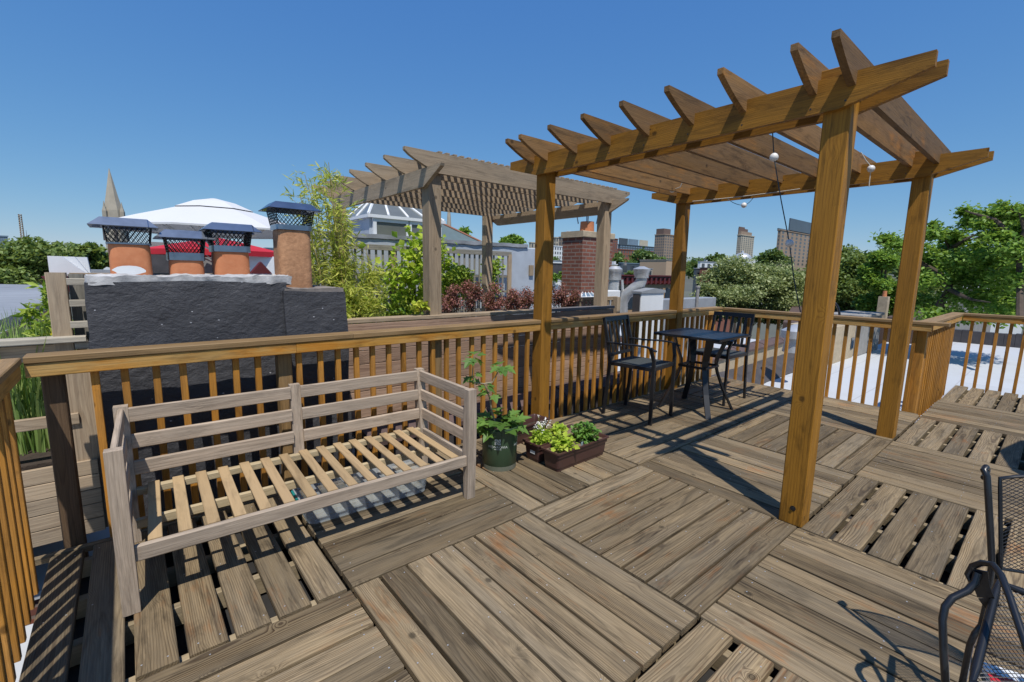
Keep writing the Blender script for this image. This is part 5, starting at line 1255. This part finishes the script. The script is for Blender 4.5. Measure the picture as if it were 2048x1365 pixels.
# silver vent pipes
VP = thing('kitchen_vents', 'pair of fat silver vent pipes, one bent like an elbow', 'vent pipes', tuple(RD(1240, 610, 8.8)))
def at9(px, py): return RD(px, py, 8.8)
r = PXM(8.8, 11)
b = MB(); b.tube([at9(1224, 640), at9(1226, 590), at9(1227, 575), at9(1229, 560)], [r*1.3, r*1.15, r*.95, r*.95], 18); b.build('straight_pipe', M['alu'], VP, smooth=True)
b = MB(); p = at9(1229, 557); b.lathe([(r*1.15, -.03), (r*1.15, .10), (r*1.3, .12), (r*1.3, .17), (r*.7, .22)], p, 20); b.build('pipe_cap', M['alu'], VP, smooth=True)
b = MB(); b.tube([at9(1247, 645), at9(1247, 606), at9(1252, 590), at9(1268, 578), at9(1279, 570), at9(1283, 560), at9(1283, 550)], [r*.75, r*.75, r*.95, r, r, r*.95, r*.95], 18); b.build('elbow_pipe', M['alu'], VP, smooth=True)
b = MB(); p = at9(1283, 552); b.lathe([(r*1.2, -.04), (r*1.25, .05), (r*1.45, .09), (r*1.5, .12), (r*.4, .17)], p, 20); b.build('pipe_cap', M['alu'], VP, smooth=True)
b = MB(); b.tube([at9(1244, 560), at9(1246, 600)], r*.25, 8); b.build('thin_flue', M['alu'], VP)
c = RD(1216, 582, 8.0); simple('duct_box', 'white ribbed duct box at the foot of the vents', 'duct', (c.x, c.y, c.z-.14), (c.x+.34, c.y+.3, c.z), 'white')
x0, y0, x1, y1, z1 = block(1266, 1283, 1328, 587, 8.3)
t = thing('roof_hatch', 'white rooftop hatch housing with black left side and grey lid', 'roof hatch', (x0, y0, ZR))
hd = min(y1-y0, .5); MB().box((x0, y0, ZR), (x1, y0+hd, z1), bev=.006).build('housing', M['white'], t); MB().box((x0-.012, y0+.02, ZR), (x0-.001, y0+hd-.01, z1-.02)).build('side_panel', M['tarflat'], t)
MB().prism([(-.02, 0), (x1-x0+.02, 0), (x1-x0+.02, .05), ((x1-x0)*.55, .085), (-.02, .03)], (x0, y0+hd/2, z1), (1, 0, 0), (0, 0, 1), (0, 1, 0), hd+.04).build('lid', M['silver'], t)
c = RD(1302, 584, 8.5); 
c = RD(1168, 573, 9.6); s = PXM(9.6, 24); t = thing('glass_skylight', 'small white-ribbed glass pyramid skylight', 'skylight', (c.x, c.y, c.z-.3))
co = [Vector((c.x-s, c.y-s*.6, c.z-.22)), Vector((c.x+s, c.y-s*.6, c.z-.22)), Vector((c.x+s, c.y+s, c.z-.22)), Vector((c.x-s, c.y+s, c.z-.22))]
b = MB(); b.add([*co, Vector(c)], [(0, 1, 4), (1, 2, 4), (2, 3, 4), (3, 0, 4)]); b.build('glazing', M['bluegl'], t)
for i in range(4):
    MB().tube([co[i], c], .016, 5).build('rib', M['white'], t); MB().tube([co[i], co[(i+1) % 4]], .02, 5).build('curb', M['white'], t)
for e in (.33, .66): MB().tube([co[0].lerp(co[1], e), c], .013, 5).build('rib', M['white'], t)
t = thing('picket_rail', 'short wooden picket rail beyond the plank wall end', 'railing', tuple(RD(1195, 615, 7.4))); a, c_ = RD(1146, 599, 7.6), RD(1234, 597, 7.3)
MB().board(a, c_, (0, 0, 1), .06, .05).build('rail', M['weather'], t)
for k in range(12):
    p = a.lerp(c_, k/11); MB().board(p-Vector((0, 0, .03)), p-Vector((0, 0, .55)), (1, 0, 0), .035, .03).build('picket', M['weather'], t)
MB().board(c_-Vector((0, 0, 1.2)), c_+Vector((0, 0, .02)), (1, 0, 0), .08, .08).build('end_post', M['weather'], t)
# far roof beyond the corner: silver parapet, standing pipe, drum vent, brown roof
x0, y0, x1, y1, z1 = block(1322, 1326, 1432, 600, 10.8); t = simple('low_silver_parapet', 'low silver-coated parapet behind the railing corner', 'parapet', (x0, y0, ZR), (x1, y0+.35, z1), 'silver')
c = RD(1396, 574, 10.5); t = thing('vent_stack', 'slim grey vent stack before the pale trees', 'vent pipe', (c.x, c.y, ZR)); MB().tube([(c.x, c.y, ZR), c], .035, 10).build('pipe', M['concrete'], t, smooth=True); MB().lathe([(.045, 0), (.05, .03), (.045, .05)], c-Vector((0, 0, .03)), 10).build('collar', M['concrete'], t)
c = RD(1590, 676, 10.5); t = thing('drum_vent', 'squat silver drum vent on the neighbouring white roof', 'roof vent', (c.x, c.y, c.z-.3)); b = MB(); b.lathe([(.20, -.28), (.17, -.05), (.17, .0), (.25, .0), (.25, .14), (.05, .26)], c, 20); b.build('drum', M['alu'], t, smooth=True)
P = [RD(1566, 645, 20), RD(1862, 660, 20), RD(1845, 622, 28), RD(1590, 603, 28)]
t = thing('brown_shingle_roof', 'brown shingled pitched roof beyond the far railing', 'roof', tuple(P[0])); b = MB(); b.add(P+[p-Vector((0, 0, 6)) for p in P], [(0, 1, 2, 3), (0, 4, 5, 1), (1, 5, 6, 2), (2, 6, 7, 3), (3, 7, 4, 0)]); o = b.build('shingles', M['shingle'], t)
b = MB(); b.tube([RD(1665+14*math.cos(a), 632-27*math.sin(a), 12.5) for a in np.linspace(0, math.pi, 12)], .025, 6); tag(b.build('hoop_conduit', M['iron'], smooth=True), 'black arched conduit behind the front pergola post', 'conduit')
c = RD(1767, 606, 21); t = thing('small_chimney', 'small pale chimney with clay pot beside the rear post', 'chimney', (c.x, c.y, c.z-1)); s = PXM(21, 6)
MB().box((c.x-s, c.y-s, c.z-1), (c.x+s, c.y+s, c.z+.22)).build('shaft', M['stucco'], t); MB().lathe([(s*.5, .22), (s*.42, .42)], c, 12).build('pot', M['clay'], t)
x0, y0, x1, y1, z1 = block(1640, 1668, 1712, 656, 13.5); t = thing('yellow_stucco_bulkhead', 'yellow-tan stucco bulkhead with small dark opening past the party wall', 'bulkhead', (x0, y0, ZR)); MB().box((x0, y0, ZR), (x1, y0+1, z1)).build('wall', M['stucco'], t)
MB().box((x1-.32, y0-.02, ZR+.25), (x1-.1, y0+.01, ZR+.55)).build('opening', M['glass'], t)

# church spire, crane and towers on the left skyline
c = RD(229, 441, 170); k = PXM(170, 1.); t = thing('church_spire', 'pale stone church tower with pinnacled spire', 'church tower', (c.x, c.y, -13))
MB().lathe([(14.*k, -90*k), (13.6*k, -2*k), (15*k, 0)], c, 8, math.pi/8).build('tower', M['stone'], t)
MB().lathe([(13*k, 0), (12.*k, 14*k), (8.*k, 32*k), (4*k, 54*k), (1*k, 70*k), (.3*k, 74*k)], c, 8, math.pi/8).build('spire', M['stone'], t)
for i in range(4):
    a = math.pi/4+i*math.pi/2; p = c+Vector((14*k*math.cos(a), 14*k*math.sin(a), 0)); MB().lathe([(3.2*k, -12*k), (3*k, 12*k), (1.4*k, 18*k), (.2*k, 26*k)], p, 6).build('pinnacle', M['stone'], t)
    a2 = math.atan2(CAM[1]-c.y, CAM[0]-c.x)+i*math.pi/2; pp = c+Vector((12.6*k*math.cos(a2), 12.6*k*math.sin(a2), -14*k)); MB().lathe([(2.2*k, -16*k), (2.2*k, 3*k), (.3*k, 9*k)], pp, 8).build('louvre', M['slate'], t)
c = RD(898, 462, 190); k = PXM(190, 1.); t = thing('stone_steeple', 'slim stone steeple glimpsed under the weathered pergola', 'steeple', (c.x, c.y, -13)); MB().lathe([(7*k, -70*k), (7*k, 0), (4.5*k, 8*k), (3.6*k, 26*k), (.6*k, 60*k)], c, 8).build('shaft', M['stone'], t)
c = RD(868, 440, 17); s = PXM(17, 82); zz = RD(868, 484, 17).z; t = thing('copper_roof', 'low blue-grey hipped roof with rusty ridges behind silver wall', 'roof', (c.x, c.y, zz-1))
co = [Vector((c.x+s*x, c.y+s*y, zz)) for x, y in ((-1, -.6), (1, -.6), (1, 1), (-1, 1))]; b = MB(); b.add(co+[Vector(c)]+[v-Vector((0, 0, .8)) for v in co], [(0, 1, 4), (1, 2, 4), (2, 3, 4), (3, 0, 4), (0, 5, 6, 1), (1, 6, 7, 2), (2, 7, 8, 3), (3, 8, 5, 0)]); b.build('hip', plain('verdigris', (.12, .17, .18), .6), t)
rust = plain('rusty_ridge', (.30, .12, .07), .8)
for i in range(4): MB().tube([co[i], c], .05, 6).build('ridge', rust, t)
MB().tube(co, .045, 6, closed=True).build('eave_gutter', rust, t)
a, e = RD(48, 500, 420), RD(40, 429, 420); t = thing('tower_crane', 'distant slender crane jib over left rooftops', 'crane', tuple(a)); w_ = PXM(420, 1.6)
b = MB(); n = 16
for sx, sy in ((-1, -1), (1, -1), (1, 1), (-1, 1)): b.tube([a+Vector((sx*w_, sy*w_, 0)), e+Vector((sx*w_*.6, sy*w_*.6, 0))], w_*.32, 4)
for i in range(n): p, q = a.lerp(e, i/n), a.lerp(e, (i+1)/n); b.tube([p+Vector((-w_, -w_, 0)), q+Vector((w_, -w_, 0))], w_*.25, 3); b.tube([p+Vector((-w_, w_, 0)), q+Vector((-w_, -w_, 0))], w_*.25, 3)
b.build('mast', plain('crane_ochre', (.42, .33, .24), .7), t)
b = MB(); b.tube([Vector((a.x, a.y, -13)), a], w_*1.2, 4); b.build('mast_base', M['concrete'], t)
c = RD(57, 497, 260); k = PXM(260, 1.); t = thing('turret', 'small dark pointed turret beside the crane', 'turret', (c.x, c.y, -13)); MB().box((c.x-5*k, c.y-5*k, -13), (c.x+5*k, c.y+5*k, c.z-2*k)).build('wall', M['redb'], t); MB().lathe([(7*k, -2*k), (3*k, 10*k), (.3*k, 18*k), (.2*k, 24*k)], c, 4, math.pi/4).build('spirelet', M['slate'], t)
building('blue glass tower at the far left edge', -30, -10, 15, 473, 505, 480, 'bluegl', (0, 0), (6, 10), name='glass_tower', win='steel', fw=.75, fh=.35)
building('white gridded building under the blue glass tower', -40, -20, 27, 501, 518, 330, 'white', (0, 0), (10, 4), win='wingrey', name='gridded_building')
building('far grey towers left of the brown flue', 528, 532, 552, 497, 512, 700, 'bluegl', (0, 0), (5, 4), win='steel', name='far_tower')
# woods on the skyline
A = []
for i in range(210):
    px = 840+RNG.random()*830; d = RNG.uniform(560, 950); y = 527+RNG.uniform(-6, 14); r = PXM(d, RNG.uniform(7, 15)); A.append(blob(RD(px, y, d), (r, r, r*.75), 130, .6))
for i in range(60):
    px = 1640+RNG.random()*460; d = RNG.uniform(300, 600); y = 524+RNG.uniform(-8, 22); r = PXM(d, RNG.uniform(10, 22)); A.append(blob(RD(px, y, d), (r, r, r*.7), 200, .6))
for i in range(50):
    px = -60+RNG.random()*800; d = RNG.uniform(250, 500); y = 522+RNG.uniform(-4, 10); r = PXM(d, RNG.uniform(7, 14)); A.append(blob(RD(px, y, d), (r, r, r*.7), 130, .6))
P = np.concatenate(A); o = leaves('woods', P, 2.6, M['treeF'], None, ln=1.2, up=.6); tag(o, 'distant wooded skyline reading as one green mass', 'woods', kind='stuff')
